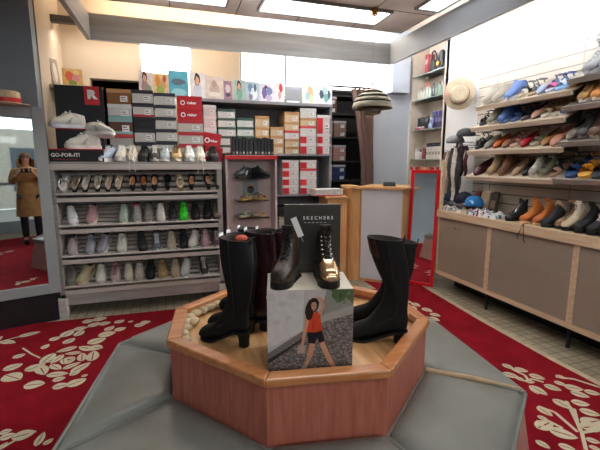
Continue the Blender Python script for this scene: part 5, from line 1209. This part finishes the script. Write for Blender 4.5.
on_counter(579, 0, boot, 'black lace-up combat boot right of the cream one', up_='17181c', sh=.22, hh=.015, lug=.02, sole='0f0f12', lace='101012')
on_counter(592, 0, boot, 'black boot with white star patches', up_='1a1a1e', sh=.2, hh=.015, lug=.02, sole='101012', lace='e4e0d8', stars='dcd8d0')
on_counter(606, 0, boot, 'dark grey quilted boot at the right edge of the counter', up_='3a3434', sh=.2, hh=.015, lug=.02, sole='121214', lace='2a2626')
# dangling laces below the orange boots
y = onx(523, 228, CX-.02).y
q = MB(); 
for dy, dz in ((.05, -.11), (-.02, -.13)): q.tube([(CX+.03, y, CT+.012), (CX-.02, y+dy*.1, CT+.006), (CX-.024, y+dy*.5, CT+dz*.5), (CX-.022, y+dy, CT+dz), (CX-.022, y+dy-.015, CT+dz-.008)], .0035, cm('3a2a20', .8), 5)
tag(q.build('shoelace'), 'dark shoelaces hanging over the cabinet door under the orange boots', 'shoelace')
# caps
def cap(label, x, y, z, c_, brim, rz, patch=None):
    t = thing('baseball_cap', label, 'cap', (x, y, z), (0, 0, rz), 'caps on the counter')
    q = MB(); q.lathe([(.085, 0), (.088, .02), (.082, .055), (.06, .085), (.03, .10), (.002, .105)], cm(c_, .8), 20, cap=False); q.build('crown', t, smooth=True)
    q = MB(); n = 12; ra = [(.085*math.sin(R(-60+k*10)), -.085*math.cos(R(-60+k*10)), .004) for k in range(13)]; rb = [(.09*math.sin(R(-60+k*10)), -.09*math.cos(R(-60+k*10))-.07*math.cos(R(-60+k*10)*1.4), .000+.012*math.cos(R(-60+k*10)*2)) for k in range(13)]
    q.loft([ra, rb, [(x_, y_, z_-.004) for x_, y_, z_ in rb], [(x_, y_, z_-.004) for x_, y_, z_ in ra]], cm(brim, .7), close=False, cap0=False, cap1=False); q.build('brim', t, smooth=True)
    q = MB(); q.lathe([(.001, .109), (.006, .107), (.006, .1)], cm(brim, .7), 8); q.build('button', t)
    if patch: q = MB(); q.poly([(.02+.03*math.cos(a*.5236), -.078-.004, .04+.022*math.sin(a*.5236)) for a in range(12)], cm(patch, .6)); q.recalc = False; q.build('patch', t)
def cpos(px, x): return onx(px, 205, x).y
cap('navy cap nearest the red mirror', 2.86, cpos(452, 2.86), CT+.09, '232a40', '1a2032', R(-70))
cap('dark navy cap between two others', 2.86, cpos(464, 2.86), CT+.09, '1e2336', '2c3450', R(-60))
cap('black cap with light blue front patch', 2.80, cpos(474, 2.8), CT+.07, '2a78b8', '16181e', R(-75), '9ccbe8')
ps = thing('cap_stand', 'low stack of folded grey scarves carrying the caps', 'scarves', (2.87, cpos(462, 2.87), CT+.001), group=None)
for k in range(3):
    q = MB(); q.box(-.12, .12, -.26, .20, .028*k, .028*k+.026, cm(['77757a', '5a5860', '8a8a8e'][k], .9)); q.build('folded_scarf', ps, bevel=.01)
# folded patterned cloths
def cloth(label, x, y, w_, d_, h, cols, seed, rz=0., grp='folded patterned cloths on the counter'):
    rnd = random.Random(seed); t = thing('patterned_cloth', label, 'cloth', (x, y, CT+.001), (0, 0, rz), grp)
    n = 14; vs = []; fs = []; q = MB(); ms = [cm(c_, .85) for c_ in cols]
    hh_ = [[0]*(n+1) for _ in range(n+1)]
    for i in range(n+1):
        for j in range(n+1):
            e = min(i, n-i, j, n-j)/n; hh_[i][j] = 0 if e == 0 else h*(min(1, e*5)**.5)*(.75+.35*math.sin(i*.9+seed)*math.cos(j*.8+seed*2))
            ir = 1-.12*math.sin(i*1.3+j*.7+seed)
            vs.append(((i/n-.5)*w_*ir, (j/n-.5)*d_*ir, hh_[i][j]))
    b = 0
    for i in range(n):
        for j in range(n):
            k = i*(n+1)+j; f = (k, k+n+1, k+n+2, k+1)
            q.add([vs[a] for a in f], [(0, 1, 2, 3)], ms[0 if rnd.random() < .55 else rnd.randrange(1, len(ms))])
    q.recalc = False; o = q.build('cloth_surface', t); 
    bm = bmesh.new(); bm.from_mesh(o.data); bmesh.ops.remove_doubles(bm, verts=bm.verts, dist=.0002); bm.to_mesh(o.data); bm.free()
    o.data.polygons.foreach_set('use_smooth', [True]*len(o.data.polygons)); 
cloth('grey and white striped cloth at the left end of the counter', 2.74, cpos(452, 2.74), .16, .24, .05, ['9c9c9c', 'd0d0d0', '55585c', 'b0a89c'], 1)
cloth('maroon and cream cloth next to the blue cap', 2.73, cpos(468, 2.73), .14, .16, .05, ['c9bfb0', '6a2230', 'd8b070', 'd8d4cc'], 2)
cloth('white floral cloth with pink and turquoise dots', 2.73, cpos(481, 2.73), .16, .20, .065, ['d8d6d8', 'c04a6a', '3aa0a8', 'b0a8b8', '2a2a30'], 3)
cloth('white cloth with black and green dots beside the rubber boot', 2.73, cpos(495, 2.73), .15, .18, .055, ['d6d8da', '1e1e24', '4aa890', '8a5aa0', 'd8d8da'], 4)
# brown paper bag leaning on the slatwall
for k, (px, c_, w_, lb) in enumerate(((484, 'b8a48c', .07, 'beige standing card holder against the slatwall'), (493, '4a3c34', .05, 'dark brown standing folder against the slatwall'), (476, '7d3c30', .035, 'small reddish-brown bottle-shaped packet behind the cloths'))):
    y = onx(px, 200, 2.92).y
    t = thing('card_holder', lb, 'holder', (2.90, y, CT+.001), (0, R(12), 0), 'holders against the slatwall')
    MB().hexa([(0, -w_, 0), (.04, -w_, 0), (.04, w_, 0), (0, w_, 0), (0, -w_*.8, .20), (.02, -w_*.8, .22), (.02, w_*.8, .22), (0, w_*.8, .20)], cm(c_, .6)).build('holder_body', t, bevel=.003)
    MB().box(-.003, -.001, -w_*.6, w_*.6, .05, .13, cm('d0c4b4' if k == 0 else '8a7460', .6)).build('label_card', t)
# hanging scarves and bags at the wall end
def drape(label, px, py0, py1, x, wd, cols, cat='scarf', name='hanging_scarf'):
    A = onx(px, py0, x); B = onx(px, py1, x); t = thing(name, label, cat, (x, A.y, A.z), group='scarves hanging at the end of the slatwall')
    L_ = A.z-B.z; q = MB(); n = 16
    for k in range(len(cols)):
        y0 = -wd+2*wd*k/len(cols); y1 = -wd+2*wd*(k+1)/len(cols); rows = []
        for i in range(n+1):
            u = i/n; s_ = .55+.45*math.sin(u*2.2+.5); dx = .012*math.sin(u*9+k)
            rows.append([(dx, y0*s_, -L_*u), (dx-.012, (y0+y1)/2*s_, -L_*u), (dx, y1*s_, -L_*u), (dx+.012, (y0+y1)/2*s_, -L_*u)])
        q.loft(rows, cm(cols[k], .9, var=.2, scale=30))
    q.build('scarf_cloth', t, smooth=True); MB().tube([(XR-x-.002, 0, .01), (0, 0, .01), (-.02, 0, .015)], .004, M_BLACK, 6).build('hook', t)
drape('black and white patterned scarf hanging by the birch post', 455, 148, 202, 2.80, .10, ['2a2a2c', 'c9c4bc', '3a3638'])
drape('brown and cream scarf hanging nearest the niche', 447, 152, 204, 2.82, .08, ['8a7864', 'b9ab98', '6a5848'])
drape('dark maroon scarf hanging beside the shelves', 463, 146, 176, 2.84, .09, ['4a1c26', '2e141a', '5a2630'])
drape('grey striped scarf hanging left of the maroon one', 459, 143, 190, 2.86, .07, ['77777a', 'a8a4a4', '55555a'])
# grey knitted hats on a hook near px 462,138
for k, (px, py, c_, lb) in enumerate(((455, 140, '77797d', 'grey wool cap on a hook above the scarves'), (466, 133, '4e5054', 'dark grey wool cap on a hook under the straw hat'))):
    A = onx(px, py, 2.86); t = thing('wool_cap', lb, 'cap', (2.86, A.y, A.z), group='wool caps on hooks')
    MB().lathe([(.09, -.03), (.095, -.01), (.08, .025), (.04, .045), (.002, .05)], cm(c_, .95, bump=.5), 20).build('cap_body', t, smooth=True, angle=1.)
    MB().tube([(XR-.003-2.86, 0, -.02), (.02, 0, -.02)], .004, M_BLACK, 6).build('hook', t)
# straw hat on the wall
A = onx(463, 95, XR-.03)
t = thing('straw_hat', 'cream straw hat with red band hanging on the white wall', 'hat', (XR-.12, A.y-.05, A.z), (R(90), 0, R(-40)))
Me = Matrix.Rotation(R(8), 4, 'X')
MB().lathe([(.165, .0), (.16, .012), (.10, .014), (.094, .10), (.07, .115), (.001, .10)], mat('cream_straw', hexc('ddd0b4'), .8, var=.08, scale=60, bump=.4), 40, M=Me).build('straw_body', t, smooth=True, angle=.6)
MB().lathe([(.1035, .016), (.0995, .06)], cm('b84432', .6), 40, cap=False, M=Me).build('hat_band', t, smooth=True)

# ------------------------------------------------------------------ island contents
def boot_at(name, label, px, py, z, yaw, **kw):
    p = onz(px, py, z); return boot(name, label, loc=(p.x, p.y, z+.001), rot=(0, 0, yaw), **kw)
DSU = D(up_='070708', hh=.065, sole='0c0c0d', q=3, seg=24, cat='boot', rough=.85, wtop=.062)
def tall(label, heel, toe, sc_, kw, shift=0.):
    a = onz(heel[0], heel[1], ZI); b = onz(toe[0], toe[1], ZI); d = Vector((b.x-a.x, b.y-a.y)).normalized()
    o = Vector((a.x, a.y))+d*(.135*sc_+shift)
    return boot('tall_boot', label, loc=(o.x, o.y, ZI+.001), rot=(0, 0, math.atan2(d.x, -d.y)), s=sc_, group='tall boots on the tray', **kw), o, d
TB1 = dict(DSU); TB1.update(sh=.52, zip_=True, tagc='e8e8e8', hw=.026, block=.2)
b1, o1, d1 = tall('black suede knee boot with block heel, front left on the tray', (249, 347), (203, 337), .88, TB1)
TB1['zip_'] = False
tall('black knee boot hidden behind the front left one, toe peeking out', (254, 333), (210, 325), .86, TB1)
PAT = D(up_='2a1218', hh=.05, sole='120c0e', q=3, seg=24, rough=.2, wtop=.058, sh=.53, tagc='e8e8e8')
tall('shiny dark burgundy knee boot beside the black suede one', (272, 330), (236, 326), .86, PAT)
tall('shiny dark burgundy knee boot nearest the photo box', (281, 322), (248, 318), .84, PAT)
TB1['sh'] = .50
tall('black knee boot at the rear left with a square top', (262, 312), (226, 308), .86, TB1)
pq = o1-d1*.07
t = thing('boot_stuffing', 'reddish paper stuffing in the front left black boot', 'paper', (pq.x+.02, pq.y, ZI+.445))
q = MB(); q.loft([[(.03*math.cos(a*.785)*s_, .02*math.sin(a*.785)*s_, z) for a in range(8)] for s_, z in ((.8, 0), (.9, .008), (.7, .016), (.3, .02))], cm('b8503c', .7)); q.build('crumpled_paper', t, smooth=True)
DR = dict(DSU); DR.update(hh=.035, up_='060607')
DR.update(sh=.475, zip_=True, hh=.045, block=.24, hw=.034, lean=.20, fpatch='4a2418')
tall('black suede knee boot at the right front of the tray, brown patch at its top', (407, 342), (350, 338), .95, DR)
DR.update(sh=.43, zip_=False, lean=-.10, fpatch=None)
tall('shorter black knee boot behind the right front one', (403, 326), (348, 319), .95, DR)
# photo box
A = onz(268, 363, ZI); B = onz(352, 361, ZI)
A = onz(268, 372, ZI); B = onz(352, 369, ZI)
bw = (Vector((B.x, B.y))-Vector((A.x, A.y))).length/2; az = math.atan2(B.y-A.y, B.x-A.x)
cxb, cyb = (A.x+B.x)/2, (A.y+B.y)/2
d_ = Vector((math.cos(az), math.sin(az))); n_ = Vector((-d_.y, d_.x))
BH = ony(310, 290, cyb).z-ZI
bxm = (cxb, cyb, ZI+.001)
pb = thing('photo_box', 'white box with a street photo of a person in an orange top', 'display box', bxm, (0, 0, az))
BD = .22
q = MB(); q.box(-bw, bw, .0, BD, 0, BH, cm('d9cfbd', .45, var=.05, scale=4)); q.build('box_body', pb, bevel=.002)
q = MB()
def L2(x, y, k=1): return (-bw+x/84*2*bw, -.0006-.00025*k, BH-(y/73)*BH)       # photo pixels on the box face: 84 x 73
def P2(pts, c_, k=1, m=None): q.poly([L2(x, y, k) for x, y in pts], m or cm(c_, .4, var=.06, scale=30))
MCOB = bpy.data.materials.new('printed_cobbles'); MCOB.use_nodes = True; nt = MCOB.node_tree
vo = nt.nodes.new('ShaderNodeTexVoronoi'); vo.feature = 'DISTANCE_TO_EDGE'; vo.inputs['Scale'].default_value = 85; vo.inputs['Randomness'].default_value = .6
tc = nt.nodes.new('ShaderNodeTexCoord'); mp = nt.nodes.new('ShaderNodeMapping'); mp.inputs['Scale'].default_value = (.7, 1, 1.5); mp.inputs['Rotation'].default_value = (0, R(12), 0)
rp = nt.nodes.new('ShaderNodeValToRGB'); rp.color_ramp.elements[0].color = hexc('4a4242')+(1,); rp.color_ramp.elements[1].color = hexc('978b86')+(1,); rp.color_ramp.elements[1].position = .22
nt.links.new(tc.outputs['Object'], mp.inputs[0]); nt.links.new(mp.outputs[0], vo.inputs['Vector']); nt.links.new(vo.outputs['Distance'], rp.inputs[0]); nt.links.new(rp.outputs[0], nt.nodes['Principled BSDF'].inputs['Base Color']); nt.nodes['Principled BSDF'].inputs['Roughness'].default_value = .4
P2([(0, 0), (84, 0), (84, 73), (0, 73)], '', 0, MCOB)
P2([(0, 0), (58, 0), (50, 28), (0, 56)], 'bcb3b0', 1); P2([(0, 0), (36, 0), (34, 36), (0, 52)], 'cdc6c4', 2)
P2([(58, 0), (84, 0), (84, 20), (54, 24)], '8d8a80', 1); P2([(62, 0), (80, 0), (76, 8), (70, 12), (64, 8)], '4f6340', 2); P2([(80, 0), (84, 0), (84, 14), (79, 9)], '5c6b48', 2)
P2([(50, 24), (84, 14), (84, 22), (50, 30)], 'a8a098', 2); P2([(0, 56), (50, 28), (52, 31), (0, 62)], '77706e', 2); P2([(0, 62), (36, 42), (36, 44), (0, 66)], '322e2e', 3)
P2([(36, 24), (41, 22), (45, 30), (47, 45), (44, 44), (36, 34)], 'c09478', 3)
# figure
P2([(42, 44), (47.5, 46), (46, 52), (44.5, 58), (42, 63), (38.5, 69), (35.5, 69), (38, 62), (40, 54)], 'c98f74', 4); P2([(50, 46), (55, 45), (58, 52), (61, 58), (64.5, 64), (67.5, 70), (64, 71), (60, 66), (55.5, 58), (52, 51)], 'd3997c', 4)
P2([(35, 68), (39, 69), (38.5, 71), (33, 72.3), (31.5, 71.3)], 'cfc4b4', 5); P2([(63.5, 70.4), (67.5, 69.4), (70, 71.3), (69, 72.6), (64, 72.4)], 'cfc4b4', 5)
P2([(39.5, 34), (52, 33), (54.5, 40), (56.5, 46), (51, 48), (48.3, 43), (46.5, 48.5), (40, 47.5), (38.8, 40)], '1c1a20', 5)
P2([(39, 23.5), (42.5, 21), (49, 19), (51.5, 22), (52.2, 29), (54, 36), (47, 38), (38.2, 37.5), (37.2, 31)], 'd2452a', 6); P2([(44, 24), (46, 30), (44.5, 36.5), (42.5, 36.5), (44, 30)], 'b83a22', 7)
P2([(38.5, 24), (40.5, 28), (38.5, 35), (36.8, 43), (35, 50), (33, 50), (33.6, 42), (35.6, 33)], 'cf9579', 7)
P2([(30, 49), (37, 50), (36.4, 57), (28.5, 56.5)], 'b99c8c', 8)
P2([(49, 20), (52.6, 15.5), (52.4, 11), (49, 8.4), (46, 8.2), (46.4, 6.4), (51, 6.2), (55.2, 9.4), (55.6, 15), (52.4, 23.5)], 'cf9579', 7)
P2([(36.5, 20), (37.6, 14), (40, 9.4), (44, 7), (48, 7.6), (50.4, 11), (49.6, 15.5), (47.5, 19), (44.5, 21), (43, 25.5), (40, 27), (38, 25.5)], '2e1c18', 9)
P2([(43.2, 11.2), (46.4, 10.6), (48, 13), (47.4, 16.4), (45.2, 18.6), (43, 16.8), (42.4, 13.6)], 'cf9579', 10)
P2([(44.4, 18), (46.6, 17.6), (46.6, 20.6), (44.6, 21.4)], 'c58a6e', 9)
for ex in (43.9, 46.3): P2([(ex-.5, 13.2), (ex+.5, 13.1), (ex+.5, 13.8), (ex-.5, 13.9)], '2a1a18', 11)
P2([(44.2, 16.3), (46.2, 16.1), (45.2, 17)], 'a8423a', 11)
for sx_, sy_, sr_ in ((4, 6, 5), (14, 12, 4), (24, 5, 5), (9, 28, 4), (20, 24, 3)): P2([(sx_+sr_*math.cos(a*.9), sy_+sr_*.7*math.sin(a*.9)) for a in range(7)], 'c2bab8', 3)
for k in range(5): P2([(64+k*3.6+1.6*math.cos(a), 5+(k*5) % 9+2.4*math.sin(a)) for a in range(6)], ['4a5e3a', '5f7446', '3e5232', '6a7f50', '52683e'][k], 3)
q.recalc = False; lit(q.build('printed_photo', pb), 'colour photo print of a person on a cobbled street')
topz = ZI+.001+BH
def onbox(u, v): p = Vector((cxb, cyb))+d_*u+n_*v; return (p.x, p.y, topz+.001)
CB = D(s=.78, up_='17161a', sh=.215, hh=.015, lug=.02, sole='121110', lace='0c0c0e', rough=.35, q=3, seg=24, lining='4a4a48')
boot('combat_boot', 'left combat boot on the photo box, brown speckled with a white tag', loc=onbox(-.082, .10), rot=(0, 0, az+R(-20)), group='lace-up boots on the photo box', um=mat('glitter_leather', hexc('1a1718'), .35, col2=hexc('4a3a2c'), var=0, scale=90, bump=.4, bscale=200), **CB)
boot('combat_boot', 'right combat boot on the photo box with a shiny gold toe', loc=onbox(.068, .10), rot=(0, 0, az+R(3)), group='lace-up boots on the photo box', toe='d8b088', um=mat('gold_crackle_leather', hexc('191618'), .3, col2=hexc('4c3a2a'), var=0, scale=60, metal=.3), **CB)
t = thing('price_tag', 'white paper tag sticking out of the left combat boot', 'tag', onbox(-.028, .085)[:2]+(topz+.175,), (R(-8), R(-22), az))
MB().box(-.011, .011, 0, .001, 0, .075, M_PAPER).build('tag_card', t); MB().tube([(0, 0, .0), (0, .004, -.02)], .0006, M_PAPER, 4).build('tag_string', t)
# dark grey display panel
bpn = thing('metal_sign', 'dark grey metallic shoe display panel standing behind the combat boots', 'sign', onbox(.028, .222)[:2]+(topz-.075,), (0, 0, az))
pw = 62/84*bw; PH = ony(315, 204, cyb+.22).z-(topz-.075)
MPN = mat('gunmetal_panel', hexc('4a4744'), .35, metal=.75, var=.12, scale=2, stretch=(6, 1, .4))
MB().box(-pw, pw, .0, .02, 0, PH, MPN).build('panel_body', bpn, bevel=.002)
q = MB(); text(q, 'S K E C H E R S', .0185, M_WHITETXT, face_at(.022, -.0015, PH-.055), bold=.0004); [q.box(-.035+k*.016, -.025+k*.016, -.0015, -.0008, PH-.074, PH-.0725, M_WHITETXT) for k in range(6)]; text(q, 'GO WALK', .008, M_WHITETXT, face_at(-.02, -.0015, PH-.085)) if False else None; q.build('lettering', bpn)
# pebbles along the left rim
random.seed(3)
pth = [(185, 340), (185, 334), (185, 328), (187, 322), (190, 317), (196, 313), (203, 310), (210, 307), (217, 304), (194, 321), (184, 346), (224, 302)]
MPB = mat('beige_pebble', hexc('c9b693'), .6, var=.12, scale=10)
for k, (px, py) in enumerate(pth):
    p = onz(px, py, ZI+.02); v = Vector((p.x, p.y))-OC
    t = thing('pebble', 'smooth beige pebble along the left inner edge of the tray', 'pebble', (p.x, p.y, ZI+.019), (0, 0, random.uniform(0, 3)), 'beige pebbles in the tray')
    a, b, c_ = random.uniform(.028, .034), random.uniform(.02, .026), .018
    q = MB(); q.loft([[(a*math.cos(u*.5236)*math.sin(w_)*(1+.08*math.sin(u+k)), b*math.sin(u*.5236)*math.sin(w_), -c_*math.cos(w_)) for u in range(12)] for w_ in [.15+.407*i for i in range(8)]], MPB); q.build('stone', t, smooth=True)
# ------------------------------------------------------------------ the person behind the camera (seen in the left mirror)
def skin(name, pts, edges, m, parent, sub=2, root=0):
    me = bpy.data.meshes.new(name); me.from_pydata([p[:3] for p in pts], edges, []); o = bpy.data.objects.new(name, me); COL.objects.link(o); o.parent = parent
    me.materials.append(m); md = o.modifiers.new('skin', 'SKIN'); md.use_smooth_shade = True
    for i, p in enumerate(pts):
        sv = me.skin_vertices[0].data[i]; sv.radius = (p[3], p[4] if len(p) > 4 else p[3]); sv.use_root = (i == root)
    s_ = o.modifiers.new('subdivision', 'SUBSURF'); s_.levels = sub; s_.render_levels = sub
    return o
mdir = (MBR_-MBL_).normalized(); mn = Vector((mdir.y, -mdir.x, 0))
hit = MBR_.lerp(MBL_, min((abs(pxy(MBR_.lerp(MBL_, k/99)+Vector((0, 0, 1)))[0]-27), k) for k in range(100))[1]/99); hit.z = 0
inc = hit-Vector((0, 0, 0)); rfl = (inc-2*inc.dot(mn)*mn).normalized()
pp_ = hit+rfl*(hit.length+.72)
pr = thing('person', 'person in a hooded tan coat taking the photo, reflected in the left mirror', 'person', (pp_.x, pp_.y, 0), (0, 0, math.atan2(rfl.x, -rfl.y)-0.0))
SKN = cm('c99678', .5, var=.03); COAT = cm('a98352', .9, bump=.4); TRS = cm('26262c', .9); HAIR = cm('6a4c34', .7)
B_ = [(0, 0, .88, .12, .10), (0, 0, 1.02, .11, .085), (0, .01, 1.18, .13, .09), (0, .01, 1.30, .12, .08), (0, .01, 1.37, .045), (0, .02, 1.42, .05), (0, .03, 1.50, .078, .085), (0, .03, 1.57, .06),
      (.17, 0, 1.29, .05), (.21, .08, 1.09, .038), (.11, .24, 1.24, .03), (.07, .30, 1.29, .024), (-.17, 0, 1.29, .05), (-.21, .08, 1.09, .038), (-.11, .24, 1.24, .03), (-.07, .30, 1.29, .024),
      (.09, 0, .80, .085), (.10, .02, .46, .055), (.10, -.01, .09, .04), (.105, .10, .035, .035), (-.09, 0, .80, .085), (-.10, .02, .46, .055), (-.10, -.01, .09, .04), (-.105, .10, .035, .035)]
E_ = [(0, 1), (1, 2), (2, 3), (3, 4), (4, 5), (5, 6), (6, 7), (3, 8), (8, 9), (9, 10), (10, 11), (3, 12), (12, 13), (13, 14), (14, 15), (0, 16), (16, 17), (17, 18), (18, 19), (0, 20), (20, 21), (21, 22), (22, 23)]
for sg, wi in ((1, 11), (-1, 15)):
    for k in range(5):
        i0 = len(B_); lx = sg*.07
        if k < 4: B_ += [(lx-sg*(.000), .325, 1.285+.016*(k-.5), .009), (lx-sg*.02, .35, 1.30+.016*(k-.5), .008), (lx-sg*.05, .352, 1.302+.016*(k-.5), .007)]
        else: B_ += [(lx, .305, 1.265, .010), (lx-sg*.02, .325, 1.262, .009), (lx-sg*.04, .335, 1.268, .008)]
        E_ += [(wi, i0), (i0, i0+1), (i0+1, i0+2)]
skin('body', B_, E_, SKN, pr)
C_ = [(0, 0, .66, .16, .13), (0, 0, .86, .14, .12), (0, .0, 1.05, .135, .11), (0, .01, 1.22, .145, .115), (0, .01, 1.32, .13, .10), (.18, 0, 1.28, .075), (.22, .07, 1.09, .065), (.13, .21, 1.21, .052), (-.18, 0, 1.28, .075), (-.22, .07, 1.09, .065), (-.13, .21, 1.21, .052)]
skin('coat', C_, [(0, 1), (1, 2), (2, 3), (3, 4), (3, 5), (5, 6), (6, 7), (3, 8), (8, 9), (9, 10)], COAT, pr, root=2)
q = MB(); q.loft([[(rx_*math.cos(a*.3927), ry_*math.sin(a*.3927)+.0, z_) for a in range(16)] for rx_, ry_, z_ in ((.215, .17, .50), (.205, .165, .62), (.19, .155, .80), (.165, .135, .98), (.15, .12, 1.08))], COAT); q.build('coat_skirt', pr, smooth=True, angle=1.)
skin('trousers', [(0, 0, .88, .13), (.09, 0, .80, .095), (.10, .02, .46, .068), (.10, -.01, .10, .055), (-.09, 0, .80, .095), (-.10, .02, .46, .068), (-.10, -.01, .10, .055)], [(0, 1), (1, 2), (2, 3), (0, 4), (4, 5), (5, 6)], TRS, pr)
for sg in (1, -1): skin('ankle_boots', [(.1*sg, -.02, .22, .055), (.1*sg, -.02, .06, .05), (.105*sg, .12, .045, .045)], [(0, 1), (1, 2)], cm('1a1a1c', .5), pr)
q = MB(); rr = []
for i in range(9):
    th = R(-20+i*16); rr.append([(math.sin(a)*.098*math.cos(th*.6), .01-.0+(-math.cos(a)*.10 if math.cos(a) > -.35 else .035), 1.42+.17*math.sin(R(i*11.25))) for a in [R(-110+k*20) for k in range(12)]])
q.loft(rr, HAIR, close=False, cap0=False, cap1=False)
q.lathe([(.094, 1.52), (.09, 1.56), (.06, 1.60), (.002, 1.615)], HAIR, 18, (0, .012, 0), cap=False); q.build('hair', pr, smooth=True)
q = MB(); q.loft([[(math.sin(a)*(.125+.02*u), -.03-math.cos(a)*.12, 1.30+.20*u) for a in [R(-105+k*21) for k in range(11)]] for u in (0, .35, .7, 1)], COAT, close=False, cap0=False, cap1=False); q.build('hood', pr, smooth=True)
for sg in (1, -1): MB().lathe([(.001, .004), (.007, .003), (.009, 0)], cm('2a1c16', .3), 10, M=Matrix.Translation((sg*.028, .108, 1.515)) @ Matrix.Rotation(R(-90), 4, 'X')).build('eye', pr)
q = MB(); q.loft([[(-.007, .108, 1.51), (.007, .108, 1.51), (0, .10, 1.515)], [(-.012, .112, 1.475), (.012, .112, 1.475), (0, .128, 1.48)]], SKN); q.build('nose', pr)
MB().box(-.02, .02, .105, .109, 1.45, 1.457, cm('a0524c', .5)).build('mouth', pr)
# phone held behind the camera point
t = thing('phone', 'dark phone held up by the photographer, seen in the left mirror', 'phone', tuple(pp_-rfl*.345+Vector((0, 0, 1.30))), (0, 0, math.atan2(rfl.x, -rfl.y)))
MB().box(-.075, .075, 0, .009, -.036, .036, cm('15151a', .2)).build('phone_body', t, bevel=.003); MB().box(-.07, .07, -.001, 0, -.032, .032, cm('0c0c10', .08)).build('screen', t)

SC.view_settings.view_transform = 'Standard'; SC.view_settings.look = 'None'; SC.view_settings.gamma = 1; SC.view_settings.use_curve_mapping = False
SC.view_settings.exposure = 0.72
SC.cycles.max_bounces = 8
